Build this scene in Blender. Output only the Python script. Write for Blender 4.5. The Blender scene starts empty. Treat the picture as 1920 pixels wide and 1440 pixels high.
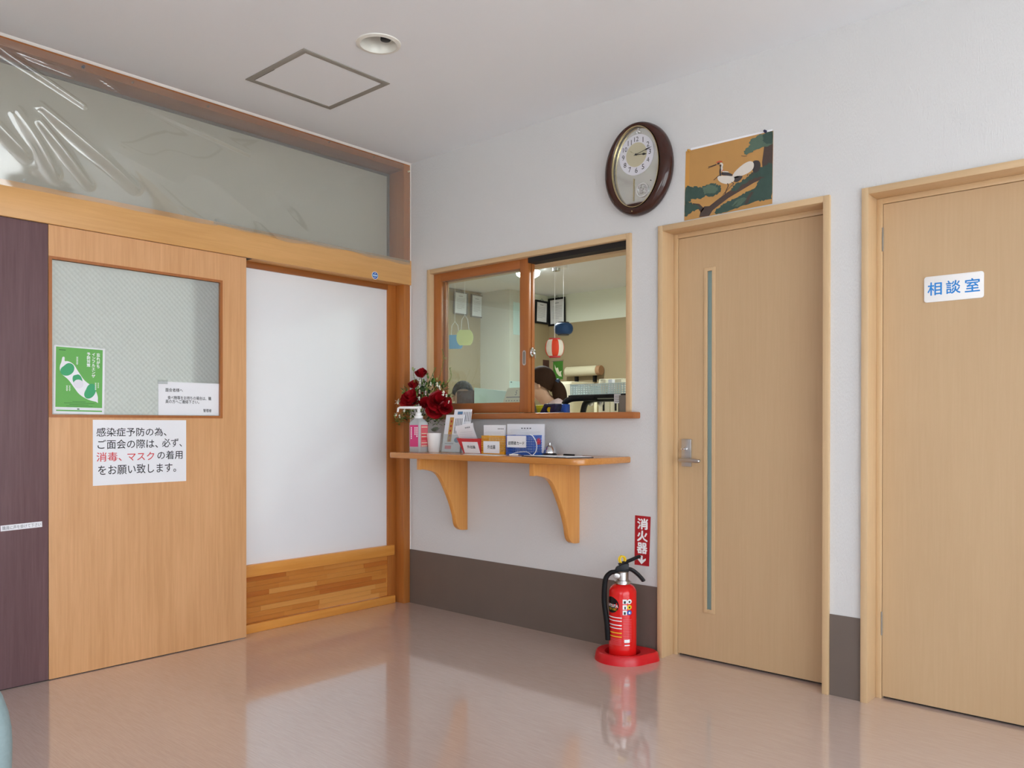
import bpy, bmesh, math, random
from mathutils import Vector, Matrix
random.seed(7)
sc = bpy.context.scene
COL = sc.collection
PI = math.pi

# ------------------------------------------------------------------ camera
FPX, CY = 1518.117, 801.364                     # focal length and principal row, in 1920x1440 pixels
CAM = Vector((3.8445, -3.38724, 1.11916))
YAW, PITCH, ROLL = -0.72356, -0.00391, 0.00105
fw = Vector((math.sin(YAW)*math.cos(PITCH), math.cos(YAW)*math.cos(PITCH), math.sin(PITCH)))
_r = fw.cross(Vector((0, 0, 1))).normalized(); _u = _r.cross(fw)
rt = _r*math.cos(ROLL) + _u*math.sin(ROLL); up = -_r*math.sin(ROLL) + _u*math.cos(ROLL)
cd = bpy.data.cameras.new('camera'); cam = bpy.data.objects.new('camera', cd); COL.objects.link(cam)
cd.sensor_width = 36; cd.lens = 36*FPX/1920; cd.shift_y = (CY-720)/1920; cd.clip_start = .05; cd.clip_end = 200
m = Matrix((rt, up, -fw)).transposed().to_4x4(); m.translation = CAM
cam.matrix_world = m
sc.camera = cam

def at(u, v, ax, val):
    """pixel of the 1920x1440 photograph -> point where its ray meets the plane axis=val"""
    d = fw + rt*((u-960)/FPX) + up*((CY-v)/FPX)
    return CAM + d*((val-CAM[ax])/d[ax])

# ------------------------------------------------------------------ world, daylight, exposure
w = bpy.data.worlds.new('daylight'); sc.world = w; w.use_nodes = True
bg = w.node_tree.nodes['Background']
bg.inputs[0].default_value = (.85, .925, 1.0, 1); bg.inputs[1].default_value = 5.2   # bright overcast sky
sc.view_settings.view_transform = 'Standard'; sc.view_settings.look = 'None'
sc.view_settings.gamma = 1; sc.view_settings.use_curve_mapping = False
sc.view_settings.exposure = 0.06
sc.cycles.max_bounces = 10; sc.cycles.diffuse_bounces = 6; sc.cycles.glossy_bounces = 5
sc.cycles.transmission_bounces = 8; sc.cycles.transparent_max_bounces = 12
sc.cycles.sample_clamp_indirect = 6; sc.cycles.caustics_reflective = False; sc.cycles.caustics_refractive = False

sl_ = bpy.data.lights.new('sun', 'SUN'); sl_.energy = 10; sl_.angle = math.radians(.6); sl_.color = (1, .99, .97)
so = bpy.data.objects.new('sun', sl_); COL.objects.link(so); so.location = (-4, 3, 12)
so.rotation_euler = Vector((.30, .16, -.94)).to_track_quat('-Z', 'Y').to_euler()    # high sun from the far side of the building: lights the ground outside only
def portal(name, loc, rot, sx, sy):
    l = bpy.data.lights.new(name, 'AREA'); l.shape = 'RECTANGLE'; l.size = sx; l.size_y = sy
    l.cycles.is_portal = True
    o = bpy.data.objects.new(name, l); COL.objects.link(o); o.location = loc; o.rotation_euler = rot
# window openings of the room (east wall and south wall): portals only guide the sky light in
RX, RY, H = 5.9, -6.6, 2.75
EW = (-6.0, -.30, .03, 2.35)      # east window: y0, y1, z0, z1
SW = (2.3, 5.3, .8, 2.1)         # south window: x0, x1, z0, z1
portal('east_window_portal', (RX+.02, (EW[0]+EW[1])/2, (EW[2]+EW[3])/2), (0, PI/2, 0), EW[3]-EW[2], EW[1]-EW[0])
portal('south_window_portal', ((SW[0]+SW[1])/2, RY-.02, (SW[2]+SW[3])/2), (PI/2, 0, 0), SW[1]-SW[0], SW[3]-SW[2])

# ------------------------------------------------------------------ materials
def srgb(r, g, b):
    f = lambda c: ((c/255+.055)/1.055)**2.4 if c > 10.3 else c/255/12.92
    return (f(r), f(g), f(b), 1)
MATS = {}
def mat(name):
    mm = bpy.data.materials.new(name); mm.use_nodes = True; MATS[name] = mm
    return mm, mm.node_tree.nodes, mm.node_tree.links, mm.node_tree.nodes['Principled BSDF']
def plain(name, col, rough=.5, metal=0, spec=.5, emit=None, estr=0, trans=0, noise=0, nscale=20):
    mm, n, l, b = mat(name)
    b.inputs['Base Color'].default_value = col; b.inputs['Roughness'].default_value = rough
    b.inputs['Metallic'].default_value = metal; b.inputs['Specular IOR Level'].default_value = spec
    b.inputs['Transmission Weight'].default_value = trans
    if emit: b.inputs['Emission Color'].default_value = emit; b.inputs['Emission Strength'].default_value = estr
    if noise:
        tc = n.new('ShaderNodeTexCoord'); nz = n.new('ShaderNodeTexNoise'); nz.inputs['Scale'].default_value = nscale; nz.inputs['Detail'].default_value = 4
        l.new(tc.outputs['Object'], nz.inputs['Vector'])
        mx = n.new('ShaderNodeMixRGB'); mx.inputs[1].default_value = col
        mx.inputs[2].default_value = tuple(c*(1-noise) for c in col[:3])+(1,)
        l.new(nz.outputs['Fac'], mx.inputs[0]); l.new(mx.outputs[0], b.inputs['Base Color'])
    return mm
def wood(name, c1, c2, axis, rough=.38, fine=1.0, blotch=.5, coat=0):
    """procedural wood: streaky noise stretched along axis"""
    mm, n, l, b = mat(name)
    tc = n.new('ShaderNodeTexCoord'); mp = n.new('ShaderNodeMapping')
    s = [38*fine, 38*fine, 38*fine]; s[axis] = 1.6*fine; mp.inputs['Scale'].default_value = s
    nz = n.new('ShaderNodeTexNoise'); nz.inputs['Scale'].default_value = 1.6; nz.inputs['Detail'].default_value = 6; nz.inputs['Roughness'].default_value = .62; nz.inputs['Distortion'].default_value = .5
    mp2 = n.new('ShaderNodeMapping'); s2 = [3.2]*3; s2[axis] = .6; mp2.inputs['Scale'].default_value = s2
    nz2 = n.new('ShaderNodeTexNoise'); nz2.inputs['Scale'].default_value = 1.7; nz2.inputs['Detail'].default_value = 3
    l.new(tc.outputs['Object'], mp.inputs['Vector']); l.new(mp.outputs[0], nz.inputs['Vector'])
    l.new(tc.outputs['Object'], mp2.inputs['Vector']); l.new(mp2.outputs[0], nz2.inputs['Vector'])
    mixf = n.new('ShaderNodeMix'); mixf.data_type = 'FLOAT'; mixf.inputs[0].default_value = blotch
    l.new(nz.outputs['Fac'], mixf.inputs[2]); l.new(nz2.outputs['Fac'], mixf.inputs[3])
    cr = n.new('ShaderNodeValToRGB'); cr.color_ramp.elements[0].position = .33; cr.color_ramp.elements[1].position = .68
    cr.color_ramp.elements[0].color = c2; cr.color_ramp.elements[1].color = c1
    l.new(mixf.outputs[0], cr.inputs[0]); l.new(cr.outputs[0], b.inputs['Base Color'])
    b.inputs['Roughness'].default_value = rough; b.inputs['Coat Weight'].default_value = coat; b.inputs['Coat Roughness'].default_value = .15
    return mm
def wallpaper(name, col, scale=240, strength=.42, twill=True):
    mm, n, l, b = mat(name)
    b.inputs['Base Color'].default_value = col; b.inputs['Roughness'].default_value = .72; b.inputs['Specular IOR Level'].default_value = .25
    tc = n.new('ShaderNodeTexCoord')
    mp = n.new('ShaderNodeMapping'); mp.inputs['Rotation'].default_value = (0, math.radians(32), 0)
    mp.inputs['Scale'].default_value = (1, 1, .32) if twill else (1, 1, 1)
    nz = n.new('ShaderNodeTexNoise'); nz.inputs['Scale'].default_value = scale; nz.inputs['Detail'].default_value = 2
    bp = n.new('ShaderNodeBump'); bp.inputs['Strength'].default_value = strength; bp.inputs['Distance'].default_value = .004
    l.new(tc.outputs['Object'], mp.inputs['Vector']); l.new(mp.outputs[0], nz.inputs['Vector']); l.new(nz.outputs['Fac'], bp.inputs['Height']); l.new(bp.outputs[0], b.inputs['Normal'])
    return mm

wallpaper('wallpaper_white', srgb(216, 216, 216))
wallpaper('ceiling_paint', srgb(235, 239, 243), 300, .08, False)
plain('dado_brown', srgb(112, 100, 92), .45, noise=.12, nscale=9)
wood('door_maple', srgb(202, 172, 134), srgb(195, 164, 126), 2, .42, 1.6, .45)
wood('casing_maple', srgb(214, 184, 144), srgb(203, 171, 130), 2, .36, 1.4, .4)
wood('casing_maple_x', srgb(214, 184, 144), srgb(203, 171, 130), 0, .36, 1.4, .4)
wood('slide_door_wood', srgb(225, 173, 124), srgb(205, 152, 101), 2, .35, 1.3, .4)
wood('lintel_wood', srgb(224, 173, 112), srgb(204, 152, 89), 1, .36, 1.1, .55)
wood('orange_wood_y', srgb(160, 98, 46), srgb(138, 78, 32), 1, .34, 1, .5)
wood('orange_wood_z', srgb(186, 118, 56), srgb(160, 94, 40), 2, .34, 1, .5)
wood('sash_wood_x', srgb(174, 106, 54), srgb(152, 86, 40), 0, .33, 1, .5)
wood('sash_wood_z', srgb(180, 112, 58), srgb(158, 92, 44), 2, .33, 1, .5)
wood('counter_wood', srgb(210, 146, 75), srgb(185, 118, 52), 0, .26, 1, .5, .3)
wood('bracket_wood', srgb(229, 167, 92), srgb(206, 138, 65), 2, .3, 1, .5, .2)
wood('maroon_wood', srgb(120, 94, 98), srgb(102, 76, 80), 2, .32, 1.5, .3)
STAVE = [wood('stave_wood_%d' % i, a, b_, 1, .3, 1, .4, .2) for i, (a, b_) in enumerate([
    (srgb(212, 145, 71), srgb(196, 125, 53)), (srgb(202, 131, 57), srgb(184, 110, 41)), (srgb(220, 157, 83), srgb(206, 139, 67)),
    (srgb(193, 116, 47), srgb(175, 96, 33)), (srgb(208, 139, 63), srgb(192, 118, 47))])]
wood('rail_wood', srgb(230, 162, 79), srgb(210, 136, 55), 1, .3, 1, .5, .2)
plain('hatch_grey', srgb(150, 146, 138), .5)
plain('panel_white', srgb(241, 243, 246), .45, noise=.02, nscale=6)
plain('white_paint', srgb(236, 234, 230), .5)
plain('paper_white', srgb(240, 241, 246), .55)
plain('paper_back', srgb(222, 224, 230), .6)
plain('ink_black', srgb(30, 30, 34), .6)
plain('ink_grey', srgb(120, 122, 128), .6)
plain('ink_soft', srgb(176, 178, 186), .6)
plain('ink_red', srgb(214, 60, 66), .6)
plain('ink_blue', srgb(34, 134, 214), .5)
plain('ink_white', srgb(246, 248, 250), .5)
plain('sign_red', srgb(176, 22, 34), .4)
plain('poster_green', srgb(104, 178, 86), .5)
plain('bean_green', srgb(62, 168, 112), .5)
plain('ink_darkgreen', srgb(40, 92, 44), .55)
plain('gold_paper', srgb(196, 148, 86), .6, noise=.14, nscale=14)
plain('gold_edge', srgb(206, 150, 74), .6)
plain('pine_green', srgb(62, 88, 80), .6, noise=.35, nscale=40)
plain('pine_light', srgb(92, 116, 100), .6, noise=.3, nscale=40)
plain('bark_brown', srgb(84, 68, 62), .6, noise=.3, nscale=50)
plain('crane_white', srgb(224, 218, 208), .6, noise=.08, nscale=60)
plain('crane_black', srgb(62, 58, 60), .6)
plain('crane_red', srgb(206, 70, 52), .6)
plain('steel', srgb(196, 192, 190), .28, 1)
plain('chrome', srgb(220, 222, 226), .1, 1)
plain('alu_grey', srgb(140, 136, 130), .42, .6)
plain('dark_void', srgb(22, 18, 18), .7)
plain('black_plastic', srgb(20, 20, 24), .42, spec=.3)
plain('black_rubber', srgb(18, 18, 20), .6, spec=.25)
plain('red_lacquer', srgb(224, 26, 26), .16)
plain('red_plastic', srgb(206, 20, 32), .34)
plain('yellow_plastic', srgb(228, 178, 30), .4)
plain('ring_yellow', srgb(240, 204, 40), .35)
plain('blue_plastic', srgb(40, 88, 176), .38)
plain('basket_red', srgb(204, 52, 60), .4)
plain('basket_yellow', srgb(222, 158, 34), .4)
plain('white_plastic', srgb(240, 240, 240), .3)
plain('lamp_white', srgb(232, 232, 224), .35)
plain('clock_wood', srgb(66, 34, 26), .1, noise=.4, nscale=30)
plain('clock_gold', srgb(214, 196, 150), .22, 1)
plain('mirror_plate', srgb(226, 227, 222), .10, .75)
plain('dial_white', srgb(232, 230, 238), .45)
plain('dial_beige', srgb(216, 208, 180), .3, .35)
plain('crystal', srgb(235, 235, 235), .08, .6)
plain('pink_label', srgb(214, 52, 124), .4)
plain('salmon_label', srgb(226, 106, 116), .4)
plain('leaf_green', srgb(82, 122, 44), .5, noise=.3, nscale=60)
plain('leaf_dark', srgb(46, 74, 34), .5, noise=.3, nscale=60)
plain('leaf_lime', srgb(146, 166, 84), .5)
plain('succulent', srgb(150, 160, 140), .6, noise=.4, nscale=90)
plain('rose_red', srgb(176, 8, 26), .5, noise=.45, nscale=60)
plain('blossom_white', srgb(236, 238, 224), .5)
plain('blossom_mauve', srgb(206, 182, 184), .5)
plain('vase_pink', srgb(206, 172, 160), .4)
plain('flyer_gold', srgb(196, 146, 66), .5)
plain('flyer_blue', srgb(86, 132, 172), .5)
plain('skin', srgb(206, 166, 140), .5)
plain('hair_brown', srgb(60, 40, 28), .75, spec=.15, noise=.4, nscale=70)
plain('hair_black', srgb(44, 40, 38), .75, spec=.15)
plain('scrunchie_blue', srgb(60, 84, 120), .6, noise=.6, nscale=120)
plain('shirt_pink', srgb(226, 204, 206), .7)
plain('shirt_grey', srgb(150, 156, 166), .7)
plain('trousers_navy', srgb(44, 48, 60), .7)
plain('office_cream', srgb(226, 230, 214), .7)
plain('office_tan', srgb(160, 144, 112), .7)
plain('office_pillar_face', srgb(206, 204, 190), .7, noise=.08, nscale=4)
plain('lantern_red', srgb(232, 66, 30), .55)
plain('lantern_white', srgb(240, 232, 220), .55)
plain('lantern_blue', srgb(24, 66, 116), .55)
plain('lantern_yellow', srgb(232, 240, 160), .55)
plain('paper_blue', srgb(96, 164, 214), .55)
plain('picture_green', srgb(64, 122, 40), .5)
plain('cabinet_cream', srgb(226, 220, 196), .5)
plain('paper_cream', srgb(226, 222, 196), .55)
plain('box_yellow', srgb(226, 214, 20), .45)
plain('navy_plastic', srgb(28, 28, 66), .35)
plain('basket_mint', srgb(206, 226, 224), .35)
plain('brown_leather', srgb(74, 44, 38), .5)
plain('file_mint', srgb(196, 222, 218), .4)
plain('roll_cream', srgb(214, 206, 176), .6)
plain('roll_end', srgb(170, 130, 96), .6)
plain('linoleum', srgb(150, 140, 128), .5)
plain('teal_vinyl', srgb(128, 146, 148), .55, noise=.25, nscale=160)
plain('outdoor_ground', srgb(210, 210, 208), .9)
plain('lamp_glow', (1, 1, 1, 1), .5, emit=(.86, 1, .96, 1), estr=14)
plain('screen_blue', srgb(60, 100, 200), .3)
plain('scrub_brown', srgb(120, 84, 60), .6)

def mk_floor():
    mm, n, l, b = mat('floor_vinyl')
    tc = n.new('ShaderNodeTexCoord')
    mp = n.new('ShaderNodeMapping'); mp.inputs['Scale'].default_value = (3, 60, 1); mp.inputs['Rotation'].default_value = (0, 0, math.radians(0))
    nz = n.new('ShaderNodeTexNoise'); nz.inputs['Scale'].default_value = 4; nz.inputs['Detail'].default_value = 6; nz.inputs['Roughness'].default_value = .7
    l.new(tc.outputs['Object'], mp.inputs['Vector']); l.new(mp.outputs[0], nz.inputs['Vector'])
    cr = n.new('ShaderNodeValToRGB'); cr.color_ramp.elements[0].position = .36; cr.color_ramp.elements[1].position = .64
    cr.color_ramp.elements[0].color = srgb(200, 178, 168); cr.color_ramp.elements[1].color = srgb(210, 190, 181)
    l.new(nz.outputs['Fac'], cr.inputs[0]); l.new(cr.outputs[0], b.inputs['Base Color'])
    b.inputs['Roughness'].default_value = .16; b.inputs['IOR'].default_value = 1.5; b.inputs['Coat Weight'].default_value = 1; b.inputs['Coat Roughness'].default_value = .05; b.inputs['Coat IOR'].default_value = 1.55
    nb = n.new('ShaderNodeTexNoise'); nb.inputs['Scale'].default_value = 14; nb.inputs['Detail'].default_value = 3
    bp = n.new('ShaderNodeBump'); bp.inputs['Strength'].default_value = .02; bp.inputs['Distance'].default_value = .01
    l.new(tc.outputs['Object'], nb.inputs['Vector']); l.new(nb.outputs['Fac'], bp.inputs['Height']); l.new(bp.outputs[0], b.inputs['Normal'])
mk_floor()
def mk_glass(name, tint, gloss=.06, haze=.05, rough=.01):
    """thin clear pane: mostly transparent, a little mirror reflection by angle, a little haze"""
    mm, n, l, b = mat(name); n.remove(b); out = n['Material Output']
    tr = n.new('ShaderNodeBsdfTransparent'); tr.inputs[0].default_value = tint
    gl = n.new('ShaderNodeBsdfGlossy'); gl.inputs['Roughness'].default_value = rough
    df = n.new('ShaderNodeBsdfDiffuse'); df.inputs[0].default_value = (.8, .84, .82, 1)
    m1 = n.new('ShaderNodeMixShader'); m1.inputs[0].default_value = haze; l.new(tr.outputs[0], m1.inputs[1]); l.new(df.outputs[0], m1.inputs[2])
    fr = n.new('ShaderNodeFresnel'); ge = n.new('ShaderNodeNewGeometry'); io = n.new('ShaderNodeMix'); io.data_type = 'FLOAT'
    ior = 1.0+gloss*8; io.inputs[2].default_value = ior; io.inputs[3].default_value = 1/ior
    l.new(ge.outputs['Backfacing'], io.inputs[0]); l.new(io.outputs[0], fr.inputs[0])
    m2 = n.new('ShaderNodeMixShader'); l.new(fr.outputs[0], m2.inputs[0]); l.new(m1.outputs[0], m2.inputs[1]); l.new(gl.outputs[0], m2.inputs[2])
    l.new(m2.outputs[0], out.inputs[0])
mk_glass('clear_glass', (.90, .95, .93, 1), .065, .05)
mk_glass('day_glass', (.97, .98, .98, 1), .04, .0)
mk_glass('plastic_film', (.93, .93, .91, 1), .15, .085, .06)
mk_glass('clear_plastic', (.92, .94, .94, 1), .06, .10, .05)
def mk_frost(name, col, tcol, pattern, trans=.5):
    mm, n, l, b = mat(name); n.remove(b); out = n['Material Output']
    df = n.new('ShaderNodeBsdfDiffuse'); df.inputs[0].default_value = col
    tl = n.new('ShaderNodeBsdfTranslucent'); tl.inputs[0].default_value = tcol
    gl = n.new('ShaderNodeBsdfGlossy'); gl.inputs['Roughness'].default_value = .22
    m1 = n.new('ShaderNodeMixShader'); m1.inputs[0].default_value = trans; l.new(df.outputs[0], m1.inputs[1]); l.new(tl.outputs[0], m1.inputs[2])
    fr = n.new('ShaderNodeFresnel'); fr.inputs[0].default_value = 1.4
    m2 = n.new('ShaderNodeMixShader'); l.new(fr.outputs[0], m2.inputs[0]); l.new(m1.outputs[0], m2.inputs[1]); l.new(gl.outputs[0], m2.inputs[2])
    l.new(m2.outputs[0], out.inputs[0])
    if pattern:
        tc = n.new('ShaderNodeTexCoord'); mp = n.new('ShaderNodeMapping'); mp.inputs['Rotation'].default_value = (PI/4, 0, 0); mp.inputs['Scale'].default_value = (0, 62, 62)
        ck = n.new('ShaderNodeTexVoronoi'); ck.inputs['Randomness'].default_value = .12; ck.inputs['Scale'].default_value = .9
        bp = n.new('ShaderNodeBump'); bp.inputs['Strength'].default_value = .35; bp.inputs['Distance'].default_value = .008
        l.new(tc.outputs['Object'], mp.inputs['Vector']); l.new(mp.outputs[0], ck.inputs['Vector']); l.new(ck.outputs['Distance'], bp.inputs['Height'])
        for s_ in (df, tl, gl): l.new(bp.outputs[0], s_.inputs['Normal'])
mk_frost('frosted_glass', (.66, .70, .68, 1), (.80, .86, .84, 1), True, .5)
mk_frost('transom_glass', (.62, .61, .53, 1), (.6, .6, .52, 1), False, .25)
mk_frost('slot_glass', (.50, .64, .66, 1), (.7, .84, .86, 1), False, .6)
mk_frost('bottle_plastic', (.80, .82, .84, 1), (.8, .82, .84, 1), False, .45)

# ------------------------------------------------------------------ helpers
class Fr:
    """flat frame: origin, right, up; normal = right x up"""
    def __init__(s, o, r, u):
        s.o, s.r, s.u = Vector(o), Vector(r).normalized(), Vector(u).normalized(); s.n = s.r.cross(s.u)
    def p(s, a, b, c=0): return s.o + s.r*a + s.u*b + s.n*c
    def inv(s, P):
        d = Vector(P)-s.o; return d.dot(s.r), d.dot(s.u)
def FRW(y): return Fr((0, y, 0), (1, 0, 0), (0, 0, 1))       # faces -y: a = x, b = z
def FLW(x): return Fr((x, 0, 0), (0, 1, 0), (0, 0, 1))       # faces +x: a = y, b = z

def world_loc(o):
    v = Vector(o.location)
    while o.parent: o = o.parent; v += Vector(o.location)
    return v
class MB:
    def __init__(s): s.bm = bmesh.new(); s.mats = []
    def mi(s, mname):
        if mname is None: return 0
        if mname not in s.mats: s.mats.append(mname)
        return s.mats.index(mname)
    def face(s, vs, mi=0):
        try: f = s.bm.faces.new(vs); f.material_index = mi; return f
        except ValueError: return None
    def box(s, x0, x1, y0, y1, z0, z1, m=None):
        return s.hexa([Vector(p) for p in ((x0,y0,z0),(x1,y0,z0),(x1,y1,z0),(x0,y1,z0),(x0,y0,z1),(x1,y0,z1),(x1,y1,z1),(x0,y1,z1))], m)
    def hexa(s, P, m=None):
        mi = s.mi(m); v = [s.bm.verts.new(p) for p in P]
        for q in ((3,2,1,0),(4,5,6,7),(0,1,5,4),(1,2,6,5),(2,3,7,6),(3,0,4,7)): s.face([v[i] for i in q], mi)
        return s
    def rect(s, F, a0, a1, b0, b1, c0=0, c1=None, m=None):
        return s.slab(F, [(a0,b0),(a1,b0),(a1,b1),(a0,b1)], c0, c1, m)
    def slab(s, F, pts, c0=0, c1=None, m=None):
        mi = s.mi(m)
        if c1 is None:
            s.face([s.bm.verts.new(F.p(a, b, c0)) for a, b in pts], mi); return s
        lo = [s.bm.verts.new(F.p(a, b, c0)) for a, b in pts]; hi = [s.bm.verts.new(F.p(a, b, c1)) for a, b in pts]
        s.face(hi, mi); s.face(lo[::-1], mi); k = len(pts)
        for i in range(k): s.face([lo[i], lo[(i+1) % k], hi[(i+1) % k], hi[i]], mi)
        return s
    def ring(s, F, outer, inner, c0, c1, m=None):
        """flat frame between two equal-length loops, with thickness"""
        mi = s.mi(m); k = len(outer); V = lambda L, c: [s.bm.verts.new(F.p(a, b, c)) for a, b in L]
        ol, oh, il, ih = V(outer, c0), V(outer, c1), V(inner, c0), V(inner, c1)
        for i in range(k):
            j = (i+1) % k
            s.face([oh[i], oh[j], ih[j], ih[i]], mi); s.face([ol[j], ol[i], il[i], il[j]], mi)
            s.face([ol[i], ol[j], oh[j], oh[i]], mi); s.face([ih[i], ih[j], il[j], il[i]], mi)
        return s
    def frame(s, F, a0, a1, b0, b1, w, c0, c1, m=None):
        return s.ring(F, [(a0,b0),(a1,b0),(a1,b1),(a0,b1)], [(a0+w,b0+w),(a1-w,b0+w),(a1-w,b1-w),(a0+w,b1-w)], c0, c1, m)
    def lathe(s, prof, M=None, seg=32, m=None, cap=True, ax=1, ay=1):
        """profile [(r, z)] spun about z, then moved by M; ax, ay squash the circle"""
        mi = s.mi(m); M = M or Matrix(); rings = []
        for r, z in prof:
            rings.append([s.bm.verts.new(M @ Vector((r*ax*math.cos(2*PI*i/seg), r*ay*math.sin(2*PI*i/seg), z))) for i in range(seg)])
        for a, b in zip(rings, rings[1:]):
            for i in range(seg): s.face([a[i], a[(i+1) % seg], b[(i+1) % seg], b[i]], mi)
        if cap: s.face(rings[0][::-1], mi); s.face(rings[-1], mi)
        return s
    def tube(s, pts, r, seg=10, m=None, rr=None, flat=1.0, cap=True):
        """round tube along a path; rr = radius per point; flat squashes it sideways"""
        mi = s.mi(m); pts = [Vector(p) for p in pts]; rings = []; prev = None
        for i, p in enumerate(pts):
            t = (pts[min(i+1, len(pts)-1)]-pts[max(i-1, 0)]).normalized()
            ref = prev if prev is not None else (Vector((0,0,1)) if abs(t.z) < .9 else Vector((1,0,0)))
            a = t.cross(ref)
            if a.length < 1e-5: a = t.cross(Vector((0,1,0)))
            a.normalize(); b = a.cross(t).normalized(); prev = b
            R = rr[i] if rr else r
            rings.append([s.bm.verts.new(p + a*(R*math.cos(2*PI*k/seg)) + b*(R*flat*math.sin(2*PI*k/seg))) for k in range(seg)])
        for x, y in zip(rings, rings[1:]):
            for k in range(seg): s.face([x[k], x[(k+1) % seg], y[(k+1) % seg], y[k]], mi)
        if cap: s.face(rings[0][::-1], mi); s.face(rings[-1], mi)
        return s
    def ball(s, c, rx, ry=None, rz=None, u=16, v=10, m=None, M=None):
        ry = ry or rx; rz = rz or rx; mi = s.mi(m); c = Vector(c); M = M or Matrix()
        rows = []
        for j in range(1, v):
            th = PI*j/v
            rows.append([s.bm.verts.new(c + M @ Vector((rx*math.sin(th)*math.cos(2*PI*i/u), ry*math.sin(th)*math.sin(2*PI*i/u), rz*math.cos(th)))) for i in range(u)])
        t = s.bm.verts.new(c + M @ Vector((0,0,rz))); b = s.bm.verts.new(c + M @ Vector((0,0,-rz)))
        for i in range(u):
            s.face([t, rows[0][i], rows[0][(i+1) % u]], mi); s.face([b, rows[-1][(i+1) % u], rows[-1][i]], mi)
        for x, y in zip(rows, rows[1:]):
            for i in range(u): s.face([x[i], y[i], y[(i+1) % u], x[(i+1) % u]], mi)
        return s
    def grid(s, fn, nu, nv, m=None):
        mi = s.mi(m); V = [[s.bm.verts.new(fn(i/nu, j/nv)) for i in range(nu+1)] for j in range(nv+1)]
        for j in range(nv):
            for i in range(nu): s.face([V[j][i], V[j][i+1], V[j+1][i+1], V[j+1][i]], mi)
        return s
    def build(s, name, mname=None, parent=None, bev=0, smooth=35, seg=2, recalc=True):
        bm = s.bm
        if recalc: bmesh.ops.recalc_face_normals(bm, faces=bm.faces)
        if bev:
            es = [e for e in bm.edges if len(e.link_faces) == 2 and e.calc_face_angle(0) > .5]
            if es: bmesh.ops.bevel(bm, geom=es, offset=bev, segments=seg, affect='EDGES', profile=.5, clamp_overlap=True)
        me = bpy.data.meshes.new(name)
        base = world_loc(parent) if parent else Vector((0, 0, 0))
        if not parent:
            # origin at the base of the thing
            xs = [v.co for v in bm.verts]
            base = Vector(((min(v.x for v in xs)+max(v.x for v in xs))/2, (min(v.y for v in xs)+max(v.y for v in xs))/2, min(v.z for v in xs)))
        for v in bm.verts: v.co -= base
        bm.to_mesh(me); bm.free()
        if smooth:
            for p in me.polygons: p.use_smooth = True
            me.set_sharp_from_angle(angle=math.radians(smooth))
        for q in (s.mats if s.mats else [mname]): me.materials.append(MATS[q])
        o = bpy.data.objects.new(name, me); COL.objects.link(o)
        if parent: o.parent = parent
        else: o.location = base
        return o
def tag(o, label, cat, group=None, kind=None):
    o['label'] = label; o['category'] = cat
    if group: o['group'] = group
    if kind: o['kind'] = kind
    return o
def thing(name, loc, label, cat, group=None, kind=None):
    o = bpy.data.objects.new(name, None); COL.objects.link(o); o.location = loc; o.empty_display_size = .05
    return tag(o, label, cat, group, kind)
def struct(o, label, cat): return tag(o, label, cat, None, 'structure')

def text(body, F, a0, a1, b0, b1, c, mname, name='lettering', parent=None, bold=0, keep=False, align='LEFT'):
    """real lettering as a flat mesh that fills the box a0..a1 x b0..b1 of frame F (keep: keep the letters' own proportions, fit inside)"""
    cu = bpy.data.curves.new('t', 'FONT'); cu.body = body; cu.size = 1; cu.resolution_u = 2
    cu.align_x = align
    to = bpy.data.objects.new('t', cu); COL.objects.link(to)
    dg = bpy.context.evaluated_depsgraph_get(); me = bpy.data.meshes.new_from_object(to.evaluated_get(dg))
    bpy.data.objects.remove(to); bpy.data.curves.remove(cu)
    xs = [v.co.x for v in me.vertices]; ys = [v.co.y for v in me.vertices]
    x0, x1, y0, y1 = min(xs), max(xs), min(ys), max(ys)
    sx, sy = (a1-a0)/(x1-x0), (b1-b0)/max(1e-6, (y1-y0))
    if keep: sx = sy = min(sx, sy)
    ca, cb = (a0+a1)/2, (b0+b1)/2
    base = world_loc(parent) if parent else Vector()
    for v in me.vertices:
        v.co = F.p(ca+(v.co.x-(x0+x1)/2)*sx, cb+(v.co.y-(y0+y1)/2)*sy, c) - base
    if bold:
        # heavier strokes: the same letters again, shifted by a hair to four sides
        bm = bmesh.new(); bm.from_mesh(me); src = list(bm.faces)
        for da, db in ((-1, 0), (1, 0), (0, -1), (0, 1)):
            d_ = bmesh.ops.duplicate(bm, geom=src); off = F.r*(da*bold*sx)+F.u*(db*bold*sy)+F.n*(.00004*(da+2*db))
            for v in d_['geom']:
                if isinstance(v, bmesh.types.BMVert): v.co += off
        bm.to_mesh(me); bm.free()
    me.name = name; me.materials.clear(); me.materials.append(MATS[mname])
    o = bpy.data.objects.new(name, me); COL.objects.link(o); o.parent = parent
    return o
def pix_box(F_ax, F_val, pts):
    """pixel points -> world points on a plane"""
    return [at(u, v, F_ax, F_val) for u, v in pts]
def quadframe(F, P):
    """bounding box a0,a1,b0,b1 of world points in frame F"""
    q = [F.inv(p) for p in P]
    return min(a for a, b in q), max(a for a, b in q), min(b for a, b in q), max(b for a, b in q)
def ell(ca, cb, ra, rb, k=48, t0=0): return [(ca+ra*math.cos(t0+2*PI*i/k), cb+rb*math.sin(t0+2*PI*i/k)) for i in range(k)]
def rrect(a0, a1, b0, b1, r, k=5):
    P = []
    for cx, cy, t in ((a1-r, b0+r, -PI/2), (a1-r, b1-r, 0), (a0+r, b1-r, PI/2), (a0+r, b0+r, PI)):
        P += [(cx+r*math.cos(t+PI/2*i/k), cy+r*math.sin(t+PI/2*i/k)) for i in range(k+1)]
    return P
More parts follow.
